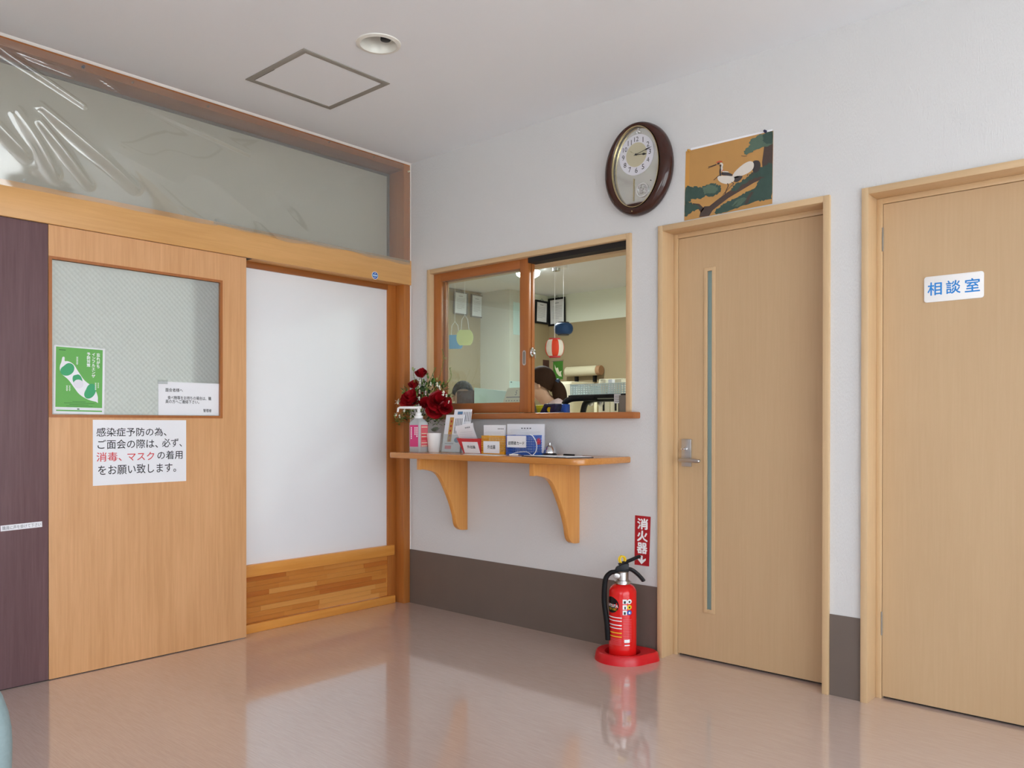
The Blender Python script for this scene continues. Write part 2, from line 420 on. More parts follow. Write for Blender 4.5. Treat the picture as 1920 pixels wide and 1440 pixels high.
def smoothcurve(P, k=6, closed=False):
    """Catmull-Rom through 2D or 3D points"""
    P = [Vector(p) for p in P]; n = len(P); out = []
    rng = range(n if closed else n-1)
    for i in rng:
        g = (lambda j: P[j % n]) if closed else (lambda j: P[max(0, min(n-1, j))])
        p0, p1, p2, p3 = g(i-1), g(i), g(i+1), g(i+2)
        for j in range(k):
            t = j/k
            out.append(.5*((2*p1)+(p2-p0)*t+(2*p0-5*p1+4*p2-p3)*t*t+(3*p1-p0-3*p2+p3)*t**3))
    if not closed: out.append(P[-1])
    return out

# ================================================================== ROOM SHELL
WT = .14                                  # wall thickness of the reception wall
WIN = (.185, 1.622, 1.150, 2.045)         # opening x0,x1,z0,z1
D1 = (1.808, 2.600, 0, 2.056); D2 = (2.750, 3.560, 0, 2.056)
def wall_with_openings(name, F, a0, a1, b0, b1, holes, c0, c1, mname):
    A = sorted({a0, a1, *[h[0] for h in holes], *[h[1] for h in holes]}); B = sorted({b0, b1, *[h[2] for h in holes], *[h[3] for h in holes]})
    inside = lambda a, b: any(h[0] < a < h[1] and h[2] < b < h[3] for h in holes)
    mb = MB(); cells = {}
    for i in range(len(A)-1):
        for j in range(len(B)-1):
            cells[i, j] = not inside((A[i]+A[i+1])/2, (B[j]+B[j+1])/2)
    q = lambda P: mb.face([mb.bm.verts.new(p) for p in P])
    for (i, j), on in cells.items():
        if not on: continue
        x0, x1, z0, z1 = A[i], A[i+1], B[j], B[j+1]
        q([F.p(x0,z0,c1), F.p(x1,z0,c1), F.p(x1,z1,c1), F.p(x0,z1,c1)]); q([F.p(x1,z0,c0), F.p(x0,z0,c0), F.p(x0,z1,c0), F.p(x1,z1,c0)])
        if not cells.get((i-1, j)): q([F.p(x0,z0,c0), F.p(x0,z0,c1), F.p(x0,z1,c1), F.p(x0,z1,c0)])
        if not cells.get((i+1, j)): q([F.p(x1,z0,c1), F.p(x1,z0,c0), F.p(x1,z1,c0), F.p(x1,z1,c1)])
        if not cells.get((i, j-1)): q([F.p(x0,z0,c0), F.p(x1,z0,c0), F.p(x1,z0,c1), F.p(x0,z0,c1)])
        if not cells.get((i, j+1)): q([F.p(x0,z1,c1), F.p(x1,z1,c1), F.p(x1,z1,c0), F.p(x0,z1,c0)])
    bmesh.ops.remove_doubles(mb.bm, verts=mb.bm.verts, dist=1e-5)
    return mb.build(name, mname, smooth=0)
R0 = FRW(0)
struct(wall_with_openings('wall_right', R0, -.16, RX+.15, 0, H, [WIN, D1, D2], -WT, 0, 'wallpaper_white'), 'white textured wallpaper wall with the reception window and two doors', 'wall')
struct(MB().box(-6.2, RX+.15, RY-.15, 3.95, -.06, 0).build('floor', 'floor_vinyl', smooth=0), 'glossy pinkish tan vinyl floor of the waiting room', 'floor')
# ceiling with square and round cut-outs is kept whole; hatch and downlight sit on / in it
LT = (at(670,80,2,H)+at(751,84,2,H)+at(705,62,2,H)+at(712,100,2,H))/4
def ceiling():
    # plate with a round hole for the recessed downlight
    mb = MB(); k = 48; hr = .088; sq = .3
    hole = [(LT.x+hr*math.cos(2*PI*i/k), LT.y+hr*math.sin(2*PI*i/k)) for i in range(k)]
    def sqp(t):
        c, s_ = math.cos(t), math.sin(t); f = sq/max(abs(c), abs(s_)); return (LT.x+c*f, LT.y+s_*f)
    F = Fr((0, 0, H), (1, 0, 0), (0, -1, 0))       # faces down
    P = lambda a, b: mb.bm.verts.new((a, b, H))
    for i in range(k):
        j = (i+1) % k; mb.face([P(*sqp(2*PI*i/k)), P(*sqp(2*PI*j/k)), P(*hole[j]), P(*hole[i])])
    xs = [-.16, LT.x-sq, LT.x+sq, RX+.15]; ys = [RY-.15, LT.y-sq, LT.y+sq, .0]
    for i in range(3):
        for j in range(3):
            if i == 1 and j == 1: continue
            mb.face([P(xs[i], ys[j]), P(xs[i+1], ys[j]), P(xs[i+1], ys[j+1]), P(xs[i], ys[j+1])])
    for f in mb.bm.faces:
        f.normal_update()
        if f.normal.z > 0: f.normal_flip()
    o = mb.build('ceiling', 'ceiling_paint', smooth=0, recalc=False)
    return o
struct(ceiling(), 'smooth white ceiling of the waiting room', 'ceiling')
# window walls behind and beside the viewer
def day_window(name, F, a0, a1, b0, b1, npan, label):
    t = thing(name, F.p((a0+a1)/2, b0, 0), label, 'window', kind='structure')
    MB().frame(F, a0, a1, b0, b1, .05, -.08, .01).build('window_frame', 'alu_grey', t)
    wd = (a1-a0)/npan
    for i in range(npan):
        x0, x1 = a0+wd*i+.02, a0+wd*(i+1)-.02
        if i: MB().rect(F, a0+wd*i-.022, a0+wd*i+.022, b0+.05, b1-.05, -.07, .0).build('mullion', 'alu_grey', t)
        MB().rect(F, x0+.002, x1-.002, b0+.05, b1-.05, -.036).build('pane', 'day_glass', t, smooth=0, recalc=False)
FE = Fr((RX, 0, 0), (0, -1, 0), (0, 0, 1))          # faces -x, a = -y
struct(wall_with_openings('wall_east', FE, 0, -RY+.15, 0, H, [(-EW[1], -EW[0], EW[2], EW[3])], -.15, 0, 'wallpaper_white'), 'white wall with tall windows beside the viewer', 'wall')
day_window('window_2', FE, -EW[1], -EW[0], EW[2], EW[3], 5, 'tall five pane window in the wall beside the viewer')
FS = Fr((0, RY, 0), (-1, 0, 0), (0, 0, 1))          # faces +y, a = -x
struct(wall_with_openings('wall_south', FS, -RX-.15, .16, 0, H, [(-SW[1], -SW[0], SW[2], SW[3])], -.15, 0, 'wallpaper_white'), 'white wall with wide windows behind the viewer', 'wall')
day_window('window_3', FS, -SW[1], -SW[0], SW[2], SW[3], 3, 'wide three pane window in the wall behind the viewer')
struct(MB().box(-30, 40, -40, 30, -.4, -.3).build('ground', 'outdoor_ground', smooth=0), 'pale paved ground outside the windows', 'ground')

# ---- brown dado along the reception wall
DZ = .3347
for i, (x0, x1) in enumerate(((.001, 1.7955), (2.6125, 2.7385), (3.5725, RX))):
    o = MB().box(x0, x1, -.004, 0, .0, DZ).build('baseboard_right' if not i else 'baseboard_right.%03d' % i, 'dado_brown', smooth=0)
    struct(o, ['dark brown wall skirting under the reception counter', 'narrow dark brown wall skirting between the two doors', 'dark brown wall skirting right of the meeting room door'][i], 'skirting')

# ================================================================== LEFT WALL
L0 = FLW(0)
wl = thing('wall_left', (0, -1.5, 0), 'wood framed partition wall with a white panel and sliding doors', 'wall', kind='structure')
YE = -3.6
PX = -.088                                           # white panel plane
GXT = -.15                                           # transom glass plane
MB().box(-.16, 0, -.0535, 0, 0, H).build('corner_post', 'orange_wood_z', wl, bev=.002)
MB().box(-.16, 0, YE, -.0535, 2.700, H).build('top_beam', 'orange_wood_y', wl, bev=.0015)
MB().box(-.16, -.0, YE-.1, YE, 0, H).build('end_post', 'orange_wood_z', wl, bev=.002)
MB().box(-.16, 0, RY-.15, YE-.1, 0, H).build('plain_wall', 'wallpaper_white', wl, smooth=0)
# lintel
lint = struct(MB().box(-.16, .010, YE, 0, 1.988, 2.142).build('trim_1', 'lintel_wood', bev=.003), 'broad pale wooden lintel beam above the sliding doors', 'beam')
# white ceiling moulding
o = MB().slab(Fr((0, 0, H), (1, 0, 0), (0, 0, 1)), [(0, 0), (.010, 0), (.003, -.009), (0, -.010)], .0, -YE).build('trim_2', 'white_paint')
struct(o, 'thin white moulding between ceiling and wooden partition', 'moulding')
o = MB().box(.0, .004, -.004, 0, DZ, H-.01).build('trim_3', 'white_paint'); struct(o, 'thin white caulking strip in the room corner', 'moulding')
# white panel field
MB().box(PX-.02, PX, -1.40, -.10, .362, 1.960).build('white_panel', 'panel_white', wl, bev=.001)
yst = -.0535
MB().box(PX-.02, PX+.012, -.118, yst, 0, 1.99).build('panel_stile', 'orange_wood_z', wl, bev=.0015)
MB().box(PX-.02, PX+.014, -1.40, -.118, 1.955, 1.99).build('panel_top_rail', 'orange_wood_y', wl, bev=.0015)
MB().box(PX-.02, PX+.026, -1.40, -.074, .300, .364).build('panel_middle_rail', 'rail_wood', wl, bev=.003)
MB().box(PX-.02, PX+.030, -1.40, -.070, .0, .048).build('panel_bottom_rail', 'rail_wood', wl, bev=.003)
# laminated staves of the lower panel
rnd = random.Random(11); rows = 9; z0, z1 = .050, .299; hh = (z1-z0)/rows
for r_ in range(rows):
    y = -1.40 + rnd.uniform(-.25, 0)
    while y < -.092:
        ln = rnd.uniform(.16, .52); ya, yb = max(y, -1.40), min(y+ln, -.092)
        if yb-ya > .01:
            d = rnd.uniform(0, .0012)
            MB().box(PX-.02, PX+.006+d, ya+.0003, yb-.0003, z0+hh*r_+.0003, z0+hh*(r_+1)-.0003).build('stave', rnd.choice(['stave_wood_%d' % i for i in range(5)]), wl, smooth=0)
        y += ln
# transom
tw = thing('window_4', (GXT, -1.8, 2.145), 'long frosted transom window above the lintel', 'window', kind='structure')
MB().box(GXT-.004, GXT+.002, YE, -.0535, 2.142, 2.70).build('pane', 'transom_glass', tw, smooth=0)
MB().frame(FLW(GXT), YE, -.0535, 2.142, 2.70, .014, .002, .012).build('glazing_bead', 'alu_grey', tw)

# ---- sliding door with patterned glass
DXF = 0.0                                            # front plane of the sliding leaves
dy0, dy1 = -2.081, -1.134
gy0, gy1, gz0, gz1 = -2.070, -1.279, 1.160, 1.838
d3 = thing('door_3', (DXF-.018, (dy0+dy1)/2, .004), 'light brown wooden sliding door with a patterned glass light', 'door', kind='structure')
FD = FLW(DXF)
mb = MB(); mb.ring(FD, [(dy0, .004), (dy1, .004), (dy1, 1.986), (dy0, 1.986)], [(gy0, gz0), (gy1, gz0), (gy1, gz1), (gy0, gz1)], -.036, 0)
mb.build('leaf', 'slide_door_wood', d3, smooth=0)
MB().frame(FD, gy0-.0105, gy1+.0105, gz0-.0125, gz1+.0125, .0125, -.012, .0035).build('glazing_bead', 'sash_wood_z', d3)
MB().box(DXF-.022, DXF-.016, gy0, gy1, gz0, gz1).build('pane', 'frosted_glass', d3, smooth=0)
MB().box(DXF-.03, DXF-.004, -1.22, -1.14, .0005, .004).build('floor_guide', 'steel', d3)
MB().box(DXF-.030, DXF-.006, -3.16, -1.225, .0, .0045).build('floor_gap_shade', 'dark_void', d3, smooth=0)  # dark strip put in for the shaded gap under the leaves; blocks light leaking
# ---- maroon leaf
d4 = thing('door_4', (DXF-.02, -2.6, .004), 'dark maroon wood grain sliding leaf at the far left', 'door', kind='structure')
MB().box(DXF-.036, DXF-.001, -3.16, dy0-.002, .004, 1.986).build('leaf', 'maroon_wood', d4, bev=.001)
MB().box(-.03, 0, YE, -3.163, 0, 1.986).build('side_panel', 'slide_door_wood', wl)
# dark strip painting the shadow gap between lintel and door tops
MB().box(-.05, -.002, YE, -1.1, 1.9862, 1.9878).build('lintel_gap_shade', 'dark_void', wl, smooth=0)

# ---- room behind the partition (seen only as light through the frosted glass)
struct(MB().box(-6.2, -6.1, -7, -.0, 0, 2.6).build('wall_corridor_far', 'wallpaper_white', smooth=0), 'pale wall of the corridor behind the frosted glass', 'wall')
struct(MB().box(-6.1, -.16, -7.05, -6.95, 0, 2.6).build('wall_corridor_end', 'wallpaper_white', smooth=0), 'pale end wall of the corridor behind the partition', 'wall')
struct(MB().box(-6.1, -.16, -.12, -.02, 0, 2.75).build('wall_corridor_side', 'wallpaper_white', smooth=0), 'pale wall between corridor and office', 'wall')
struct(MB().box(-6.2, -.16, -7.05, 0, 2.76, 2.80).build('ceiling_corridor', 'ceiling_paint', smooth=0), 'white ceiling of the corridor behind the partition', 'ceiling')
def ceiling_lamp(name, loc, r, watts, label, group=None):
    t = thing(name, loc, label, 'lamp', group)
    x, y, z = loc
    MB().lathe([(r*.9, 0), (r, -.02), (r, -.035)], Matrix.Translation(loc), 28).build('lamp_base', 'lamp_white', t)
    MB().lathe([(r*.97, -.035), (r*.9, -.07), (r*.6, -.092), (.001, -.1)], Matrix.Translation(loc), 28).build('lamp_shade', 'lamp_glow', t)
    l = bpy.data.lights.new(name+'_light', 'AREA'); l.shape = 'DISK'; l.size = r*2; l.energy = watts; l.color = (.92, 1, .97)
    lo = bpy.data.objects.new(name+'_light', l); COL.objects.link(lo); lo.parent = t; lo.location = (0, 0, -.11)
for i, (u, v) in enumerate(((110, 548), (352, 512))):
    q = at(u, v, 2, 2.76); q.x = max(q.x, -5.6); q.y = max(-6.5, min(-.6, q.y))
    ceiling_lamp('ceiling_lamp', (q.x, q.y, 2.76), .26, 420, ['round white ceiling lamp glowing at the left behind the frosted glass', 'round white ceiling lamp glowing at the top right behind the frosted glass'][i])

# ================================================================== DOORS IN THE RECEPTION WALL
def casing_door(n, x0, x1, label, slot):
    """x0,x1: outer edges of the casing"""
    cw = .027; top = 2.0682; ix0, ix1, it = x0+cw, x1-cw, top-cw
    yf, yj = -.015, .088
    t = thing('door_%d' % n, ((x0+x1)/2, .05, 0), label, 'door', kind='structure')
    MB().box(x0, ix0, yf, WT, 0, top).build('side_casing', 'casing_maple', t, bev=.0016)
    MB().box(ix1, x1, yf, WT, 0, top).build('side_casing', 'casing_maple', t, bev=.0016)
    MB().box(ix0, ix1, yf, WT, it, top).build('head_casing', 'casing_maple_x', t, bev=.0016)
    s = .0225; ys = yj
    MB().box(ix0, ix0+s, ys, ys+.03, 0, it).build('door_stop', 'casing_maple', t, bev=.001)
    MB().box(ix1-s, ix1, ys, ys+.03, 0, it).build('door_stop', 'casing_maple', t, bev=.001)
    MB().box(ix0+s, ix1-s, ys, ys+.03, it-s, it).build('door_stop', 'casing_maple_x', t, bev=.001)
    lx0, lx1, lz0, lz1 = ix0+s+.002, ix1-s-.002, .010, it-s-.002
    ly = ys+.006
    F = FRW(ly)
    if slot:
        sx0, sx1, sz0, sz1 = slot
        MB().ring(F, [(lx0, lz0), (lx1, lz0), (lx1, lz1), (lx0, lz1)], [(sx0, sz0), (sx1, sz0), (sx1, sz1), (sx0, sz1)], -.036, 0).build('leaf', 'door_maple', t, smooth=0)
        MB().frame(F, sx0-.010, sx1+.010, sz0-.010, sz1+.010, .017, -.006, .004).build('slot_bead', 'casing_maple', t, bev=.001)
        MB().rect(F, sx0, sx1, sz0, sz1, -.020, -.016).build('slot_pane', 'slot_glass', t, smooth=0)
    else:
        MB().rect(F, lx0, lx1, lz0, lz1, -.036, 0).build('leaf', 'door_maple', t, smooth=0)
    MB().box(lx0, lx1, ly+.02, ly+.03, .0, .010).build('threshold_gap', 'dark_void', t, smooth=0)
    return t, F, (lx0, lx1, lz0, lz1)
sl = [at(1324, 506, 1, .094), at(1338, 506, 1, .094), at(1324, 1145, 1, .094)]
d1, FD1, lf1 = casing_door(1, 1.796, 2.6115, 'pale maple door with a narrow glass slot and lever handle', (sl[0].x, sl[1].x, sl[2].z, sl[0].z))
d2, FD2, lf2 = casing_door(2, 2.739, 3.572, 'pale maple door carrying the blue lettered room sign', None)
# hinges
for t, F, lf, zs in ((d2, FD2, lf2, (at(1650, 450, 1, .094).z, at(1650, 1168, 1, .094).z)),):
    for z in zs:
        mb = MB(); mb.lathe([(.0032, -.048), (.0032, .048)], Matrix.Translation((lf[0]-.002, .094-.004, z)), 10)
        mb.build('hinge', 'alu_grey', t)
# lever handle
def lever(t, F):
    a0, a1, b0, b1 = quadframe(F, [at(1279, 823, 1, .094), at(1297, 875, 1, .094)])
    MB().slab(F, rrect(a0, a1, b0, b1, .003), 0, .008).build('handle_plate', 'steel', t, bev=.0015)
    ca = (a0+a1)/2-.002; zb = at(1290, 863, 1, .05).z
    tt = at(1287, 842, 1, .08)
    h = thing('lever_handle', (0, 0, 0), '', '') if False else None
    mb = MB()
    mb.tube([F.p(ca, zb, .006), F.p(ca, zb, .046)], .0085, 14)
    P = smoothcurve([F.p(ca-.012, zb, .046), F.p(ca+.02, zb, .050), F.p(ca+.06, zb-.001, .052), F.p(ca+.098, zb-.002, .050)], 5)
    mb.tube(P, .0098, 14, rr=[.0088]+[.0098]*(len(P)-3)+[.009, .004])
    mb.build('lever', 'steel', t)
    mb = MB(); mb.tube([F.p(ca, tt.z, .007), F.p(ca, tt.z, .020)], .009, 16); mb.rect(F, ca-.014, ca+.014, tt.z-.004, tt.z+.004, .018, .032)
    mb.build('thumb_turn', 'chrome', t, bev=.001)
lever(d1, FD1)
# room sign on door 2
def room_sign():
    F = FRW(.094)
    a0, a1, b0, b1 = quadframe(F, [at(1733, 520, 1, .092), at(1845, 558, 1, .092), at(1845, 509, 1, .092), at(1733, 568, 1, .092)])
    t = thing('room_sign', F.p((a0+a1)/2, b0, .002), 'white rounded room name plate with blue characters on the maple door', 'sign')
    MB().slab(F, rrect(a0, a1, b0, b1, .010), 0, .005).build('plate', 'white_plastic', t, bev=.0012)
    w_, h_ = a1-a0, b1-b0
    for i, ch in enumerate('相談室'):
        c = a0+w_*(.185+.315*i)
        text(ch, F, c-.025, c+.025, b0+h_*.26, b0+h_*.76, .0056, 'ink_blue', 'lettering', t, bold=.014)
room_sign()

# ================================================================== RECEPTION WINDOW
w1 = thing('window_1', (.9, 0, 1.15), 'wooden framed reception sliding window with counter sill', 'window', kind='structure')
wx0, wx1, wz1 = .168, 1.641, 2.0625
zs0, zs1 = 1.148, 1.180
MB().box(wx0, wx0+.026, -.015, WT+.01, zs1, wz1).build('side_casing', 'casing_maple', w1, bev=.0016)
MB().box(wx1-.026, wx1, -.015, WT+.01, zs1, wz1).build('side_casing', 'casing_maple', w1, bev=.0016)
MB().box(wx0+.026, wx1-.026, -.015, WT+.01, wz1-.027, wz1).build('head_casing', 'casing_maple_x', w1, bev=.0016)
MB().box(.958, wx1-.026, .012, .078, wz1-.055, wz1-.027).build('head_groove_shade', 'dark_void', w1, smooth=0)  # dark strip standing in for the shade inside the head groove
MB().box(wx0+.026, wx1-.026, .080, WT+.01, wz1-.066, wz1-.027).build('head_stop', 'casing_maple_x', w1)
MB().box(.130, 1.690, -.060, .15, zs0, zs1).build('sill', 'sash_wood_x', w1, bev=.006)
MB().box(.20, 1.61, .030, .036, zs1, zs1+.0015).build('sill_track', 'dark_void', w1, smooth=0)
def sash(y0, y1, x0, x1, zb, zt, st, rl):
    F = FRW(y0); d = y1-y0
    s_ = w1
    MB().box(x0, x0+st, y0, y1, zb, zt).build('sash_stile', 'sash_wood_z', s_, bev=.002)
    MB().box(x1-st, x1, y0, y1, zb, zt).build('sash_stile', 'sash_wood_z', s_, bev=.002)
    MB().box(x0+st, x1-st, y0, y1, zt-rl, zt).build('sash_rail', 'sash_wood_x', s_, bev=.002)
    MB().box(x0+st, x1-st, y0, y1, zb, zb+rl+.008).build('sash_rail', 'sash_wood_x', s_, bev=.002)
    MB().rect(FRW((y0+y1)/2), x0+st, x1-st, zb+rl, zt-rl, 0).build('sash_pane', 'clear_glass', s_, smooth=0, recalc=False)
sash(.018, .042, .196, .955, 1.184, 2.0352, .062, .050)
sash(.048, .072, .206, .957, 1.184, 2.0352, .062, .050)
# finger pull and lock
pa = at(983, 671, 1, .018)
MB().slab(FRW(.018), [(pa.x+a, pa.z+b) for a, b in rrect(-.012, .012, -.042, .042, .0119, 8)], 0, .002).build('finger_pull', 'steel', w1)
MB().slab(FRW(.018), [(pa.x+a, pa.z+b) for a, b in rrect(-.0065, .0065, -.034, .034, .0064, 8)], .002, .0024).build('pull_recess', 'alu_grey', w1)
pl = at(1001, 661, 0, .957)
FX = FLW(.957)
mb = MB(); mb.slab(FX, ell(.046, pl.z, .018, .027, 8, PI/8), 0, .006); mb.build('lock_plate', 'chrome', w1, bev=.001)
mb = MB(); mb.tube([(.962, .046, pl.z), (.978, .046, pl.z)], .013, 18); mb.build('lock_cylinder', 'chrome', w1, bev=.001)
mb = MB(); mb.box(.978, .984, .044, .048, pl.z-.034, pl.z-.002); mb.build('lock_key', 'steel', w1)

# ================================================================== OFFICE BEHIND THE WINDOW
OC = 2.60
FC = at(1030, 556, 2, OC); XF, YF = FC.x, FC.y
PJ = at(955, 560, 0, XF); Y2 = PJ.y; XL = at(901, 560, 1, Y2).x
DO = at(1100, 602, 1, YF).z
struct(MB().box(XF-.02, 3.4, YF, YF+.1, DO, OC).build('wall_office_far', 'office_cream', smooth=0), 'pale upper far wall of the office', 'wall')
struct(MB().box(XF-.02, 3.4, YF-.004, YF+.1, 0, DO).build('wall_office_lower', 'office_tan', smooth=0), 'tan lower far wall of the office', 'wall')
struct(MB().box(XL-.1, XL, WT, Y2, 0, OC).build('wall_office_left', 'office_tan', smooth=0), 'tan left wall of the office', 'wall')
mb = MB(); mb.box(XL-.1, XF, Y2, YF+.1, DO, OC, 'office_cream'); mb.box(XL-.1, XF+.001, Y2+.001, YF+.1, 0, DO, 'office_tan'); mb.box(XL-.1, XF+.003, Y2-.002, YF-.35, 0, OC-.001, 'office_pillar_face')
struct(mb.build('wall_office_pillar', None, smooth=0), 'pale square pillar on the left of the office', 'wall')
struct(MB().box(3.3, 3.4, WT, YF, 0, OC).build('wall_office_right', 'office_cream', smooth=0), 'pale right wall of the office', 'wall')
struct(MB().box(XL-.1, 3.4, WT, YF+.1, OC, OC+.05).build('ceiling_office', 'ceiling_paint', smooth=0), 'white ceiling of the office', 'ceiling')
cl = at(1008, 508, 2, OC)
ceiling_lamp('ceiling_lamp', (at(990,512,2,OC-.05).x, at(990,512,2,OC-.05).y, OC), .12, 34, 'round white lamp glowing on the office ceiling')
ceiling_lamp('ceiling_lamp', (1.9, 1.7, OC), .2, 34, 'unseen round white lamp added to light the right end of the office', )  # extra lamp out of view, put in to light the office
q = at(1043, 497, 2, OC)
t = thing('emergency_light', (q.x, q.y, OC-.06), 'small square emergency light on the office ceiling', 'light')
MB().box(q.x-.075, q.x+.075, q.y-.075, q.y+.075, OC-.03, OC).build('housing', 'white_plastic', t, bev=.006)
MB().lathe([(.040, OC-.03), (.036, OC-.055), (.015, OC-.062)], Matrix.Translation((q.x, q.y, 0)), 20).build('lens', 'chrome', t)
# office counter just inside the window
t = thing('office_counter', (.9, .4, 0), 'cream office counter just inside the reception window', 'counter')
MB().box(-1.0, 1.75, .152, .72, 1.13, 1.160).build('worktop', 'cabinet_cream', t, bev=.003)
MB().box(-1.0, 1.75, .20, .70, .0, 1.13).build('cabinet_body', 'cabinet_cream', t)

# framed certificates
def certificate(F, a0, a1, b0, b1, label, tilt=.03, fm='black_plastic', fwid=.022):
    u_ = (F.u + F.n*tilt).normalized(); G = Fr(F.p((a0+a1)/2, b0, .008), F.r, u_)
    w_, h_ = a1-a0, b1-b0
    t = thing('framed_certificate', G.o, label, 'picture frame', 'framed certificates on the office walls')
    MB().frame(G, -w_/2, w_/2, 0, h_, fwid, 0, .018).build('frame', fm, t, bev=.002)
    MB().rect(G, -w_/2+fwid-.002, w_/2-fwid+.002, fwid-.002, h_-fwid+.002, .002, .006).build('certificate', 'paper_white', t, smooth=0)
    mb = MB()
    mb.rect(G, -.03, .03, h_*.80, h_*.83, .0064)
    for k in range(9):
        b = h_*(.70-.055*k); mb.rect(G, -w_*.30, w_*(.30 if k < 8 else .1), b, b+.0035, .0064)
    mb.build('print_lines', 'ink_soft', t, smooth=0)
    mb = MB(); top = G.p(0, h_+.022, .004)
    mb.tube([G.p(-.03, h_, .008), top, G.p(.03, h_, .008)], .0015, 6); mb.build('hanging_cord', 'black_rubber', t)
XFp = XF+.003
for (F, ax, val, px, lab) in (
    (FLW(XL), 0, XL, ((849, 536), (874, 592)), 'framed certificate seen through the left glass, left of two'),
    (FLW(XL), 0, XL, ((881, 541), (903, 597)), 'framed certificate seen through the left glass, right of two'),
    (FLW(XF), 0, XF, ((1001, 562), (1025, 609)), 'framed certificate beside the window sash, left of the room corner'),
    (FRW(YF), 1, YF, ((1031, 560), (1062, 609)), 'framed certificate above the blue lantern, right of the room corner')):
    a0, a1, b0, b1 = quadframe(F, [at(*p, ax, val) for p in px])
    if b1 > OC-.03: b1 = OC-.03
    if 'glass' in lab: certificate(F, a0, a1, b0, b1, lab, .03, 'alu_grey', .012)  # pale frames: glass reflection haze put into the frame colour
    else: certificate(F, a0, a1, b0, b1, lab)
# wall planner behind the glass
F = FLW(XFp); a0, a1, b0, b1 = quadframe(F, [at(962, 566, 0, XFp), at(1001, 632, 0, XFp)])
t = thing('wall_planner', F.p((a0+a1)/2, b0, .003), 'pale paper wall planner hanging on the office pillar', 'calendar')
MB().rect(F, a0, a1, b0, b1, .001, .006).build('sheet', 'file_mint', t, smooth=0)
MB().rect(F, (a0+a1)/2-.015, (a0+a1)/2+.015, b1-.045, b1-.03, .006, .010).build('clip', 'black_plastic', t)
a0, a1, b0, b1 = quadframe(F, [at(955, 714, 0, XFp), at(1001, 760, 0, XFp)])
t = thing('notice_sheet', F.p((a0+a1)/2, b0, .003), 'pale notice sheet low on the office pillar above the desk calendar', 'paper')
MB().rect(F, a0, a1, b0-.1, b1, .001, .003).build('sheet', 'file_mint', t, smooth=0)
MB().rect(F, a0+.015, a0+.04, b1-.018, b1-.008, .003, .006).build('clip', 'black_plastic', t)
# green picture on far wall, dark box on pillar, projection roll, cupboards
F = FRW(YF-.004); a0, a1, b0, b1 = quadframe(F, [at(1038, 678, 1, YF), at(1056, 711, 1, YF)])
t = thing('green_picture', F.p((a0+a1)/2, b0, .002), 'small green plant picture pinned on the tan office wall', 'picture')
MB().rect(F, a0, a1, b0, b1, .001, .004).build('sheet', 'picture_green', t, smooth=0)
mb = MB(); w_, h_ = a1-a0, b1-b0
mb.slab(F, [(a0+w_*x, b0+h_*y) for x, y in ((.15,.85),(.3,.62),(.5,.66),(.62,.42),(.9,.46),(.82,.34),(.9,.14),(.62,.18),(.36,.36),(.2,.6))], .0044)
mb.build('print', 'paper_cream', t, smooth=0)
MB().rect(F, a0-.01, a1+.01, b1, b1+.008, 0, .006).build('hanging_bar', 'steel', t)
rA, rB = at(1064, 699, 1, YF-.06), at(1128, 694, 1, YF-.06)
t = thing('wall_roll', (rA+rB)/2-Vector((0, 0, .05)), 'long cream rolled sheet fixed on the tan office wall', 'roll')
MB().tube([(rA.x, YF-.065, rB.z), (rB.x-.05, YF-.065, rB.z)], .055, 20).build('roll', 'roll_cream', t)
MB().tube([(rB.x-.05, YF-.065, rB.z), (rB.x, YF-.065, rB.z)], .052, 20).build('roll_end', 'roll_end', t)
for px in (1081, 1115):
    q = at(px, 711, 1, YF-.03); MB().box(q.x-.012, q.x+.012, YF-.05, YF-.004, q.z-.03, rB.z-.04).build('hook', 'black_plastic', t)
def office_cabinet(u0, u1, v, y, label, d=.35, mt='cabinet_cream', doors=2):
    a, b = at(u0, v, 1, y), at(u1, v, 1, y)
    t = thing('office_cabinet', ((a.x+b.x)/2, y, 0), label, 'cabinet')
    MB().box(a.x, b.x, y, y+d, 0, a.z).build('body', mt, t, bev=.004)
    w_ = (b.x-a.x)/doors
    for k in range(doors):
        MB().box(a.x+w_*k+.006, a.x+w_*(k+1)-.006, y-.014, y, .06, a.z-.02).build('door', mt, t, bev=.003)
        MB().box(a.x+w_*k+w_*.44, a.x+w_*k+w_*.56, y-.022, y-.014, a.z-.28, a.z-.16).build('handle', 'black_plastic', t)
office_cabinet(1049, 1072, 716, 2.55, 'tall narrow cream cabinet behind the woman in the office', .35, 'cabinet_cream', 1)
office_cabinet(1073, 1122, 722, 3.05, 'wide cream cabinet on the far side of the office under the roll', .3, 'roll_cream', 3)
office_cabinet(1123, 1168, 711, 2.45, 'bright cream cabinet at the right end of the office', .35, 'paper_cream', 2)
# brown box on the wall left of the woman
a0, a1, b0, b1 = quadframe(FRW(YF-.02), [at(985, 678, 1, YF-.02), at(1012, 712, 1, YF-.02)])
o = MB().box(XF+.004, a1, YF-.12, YF-.004, b0, b1).build('wall_box', 'brown_leather', bev=.006); tag(o, 'small dark brown box on the office wall left of the woman', 'box')

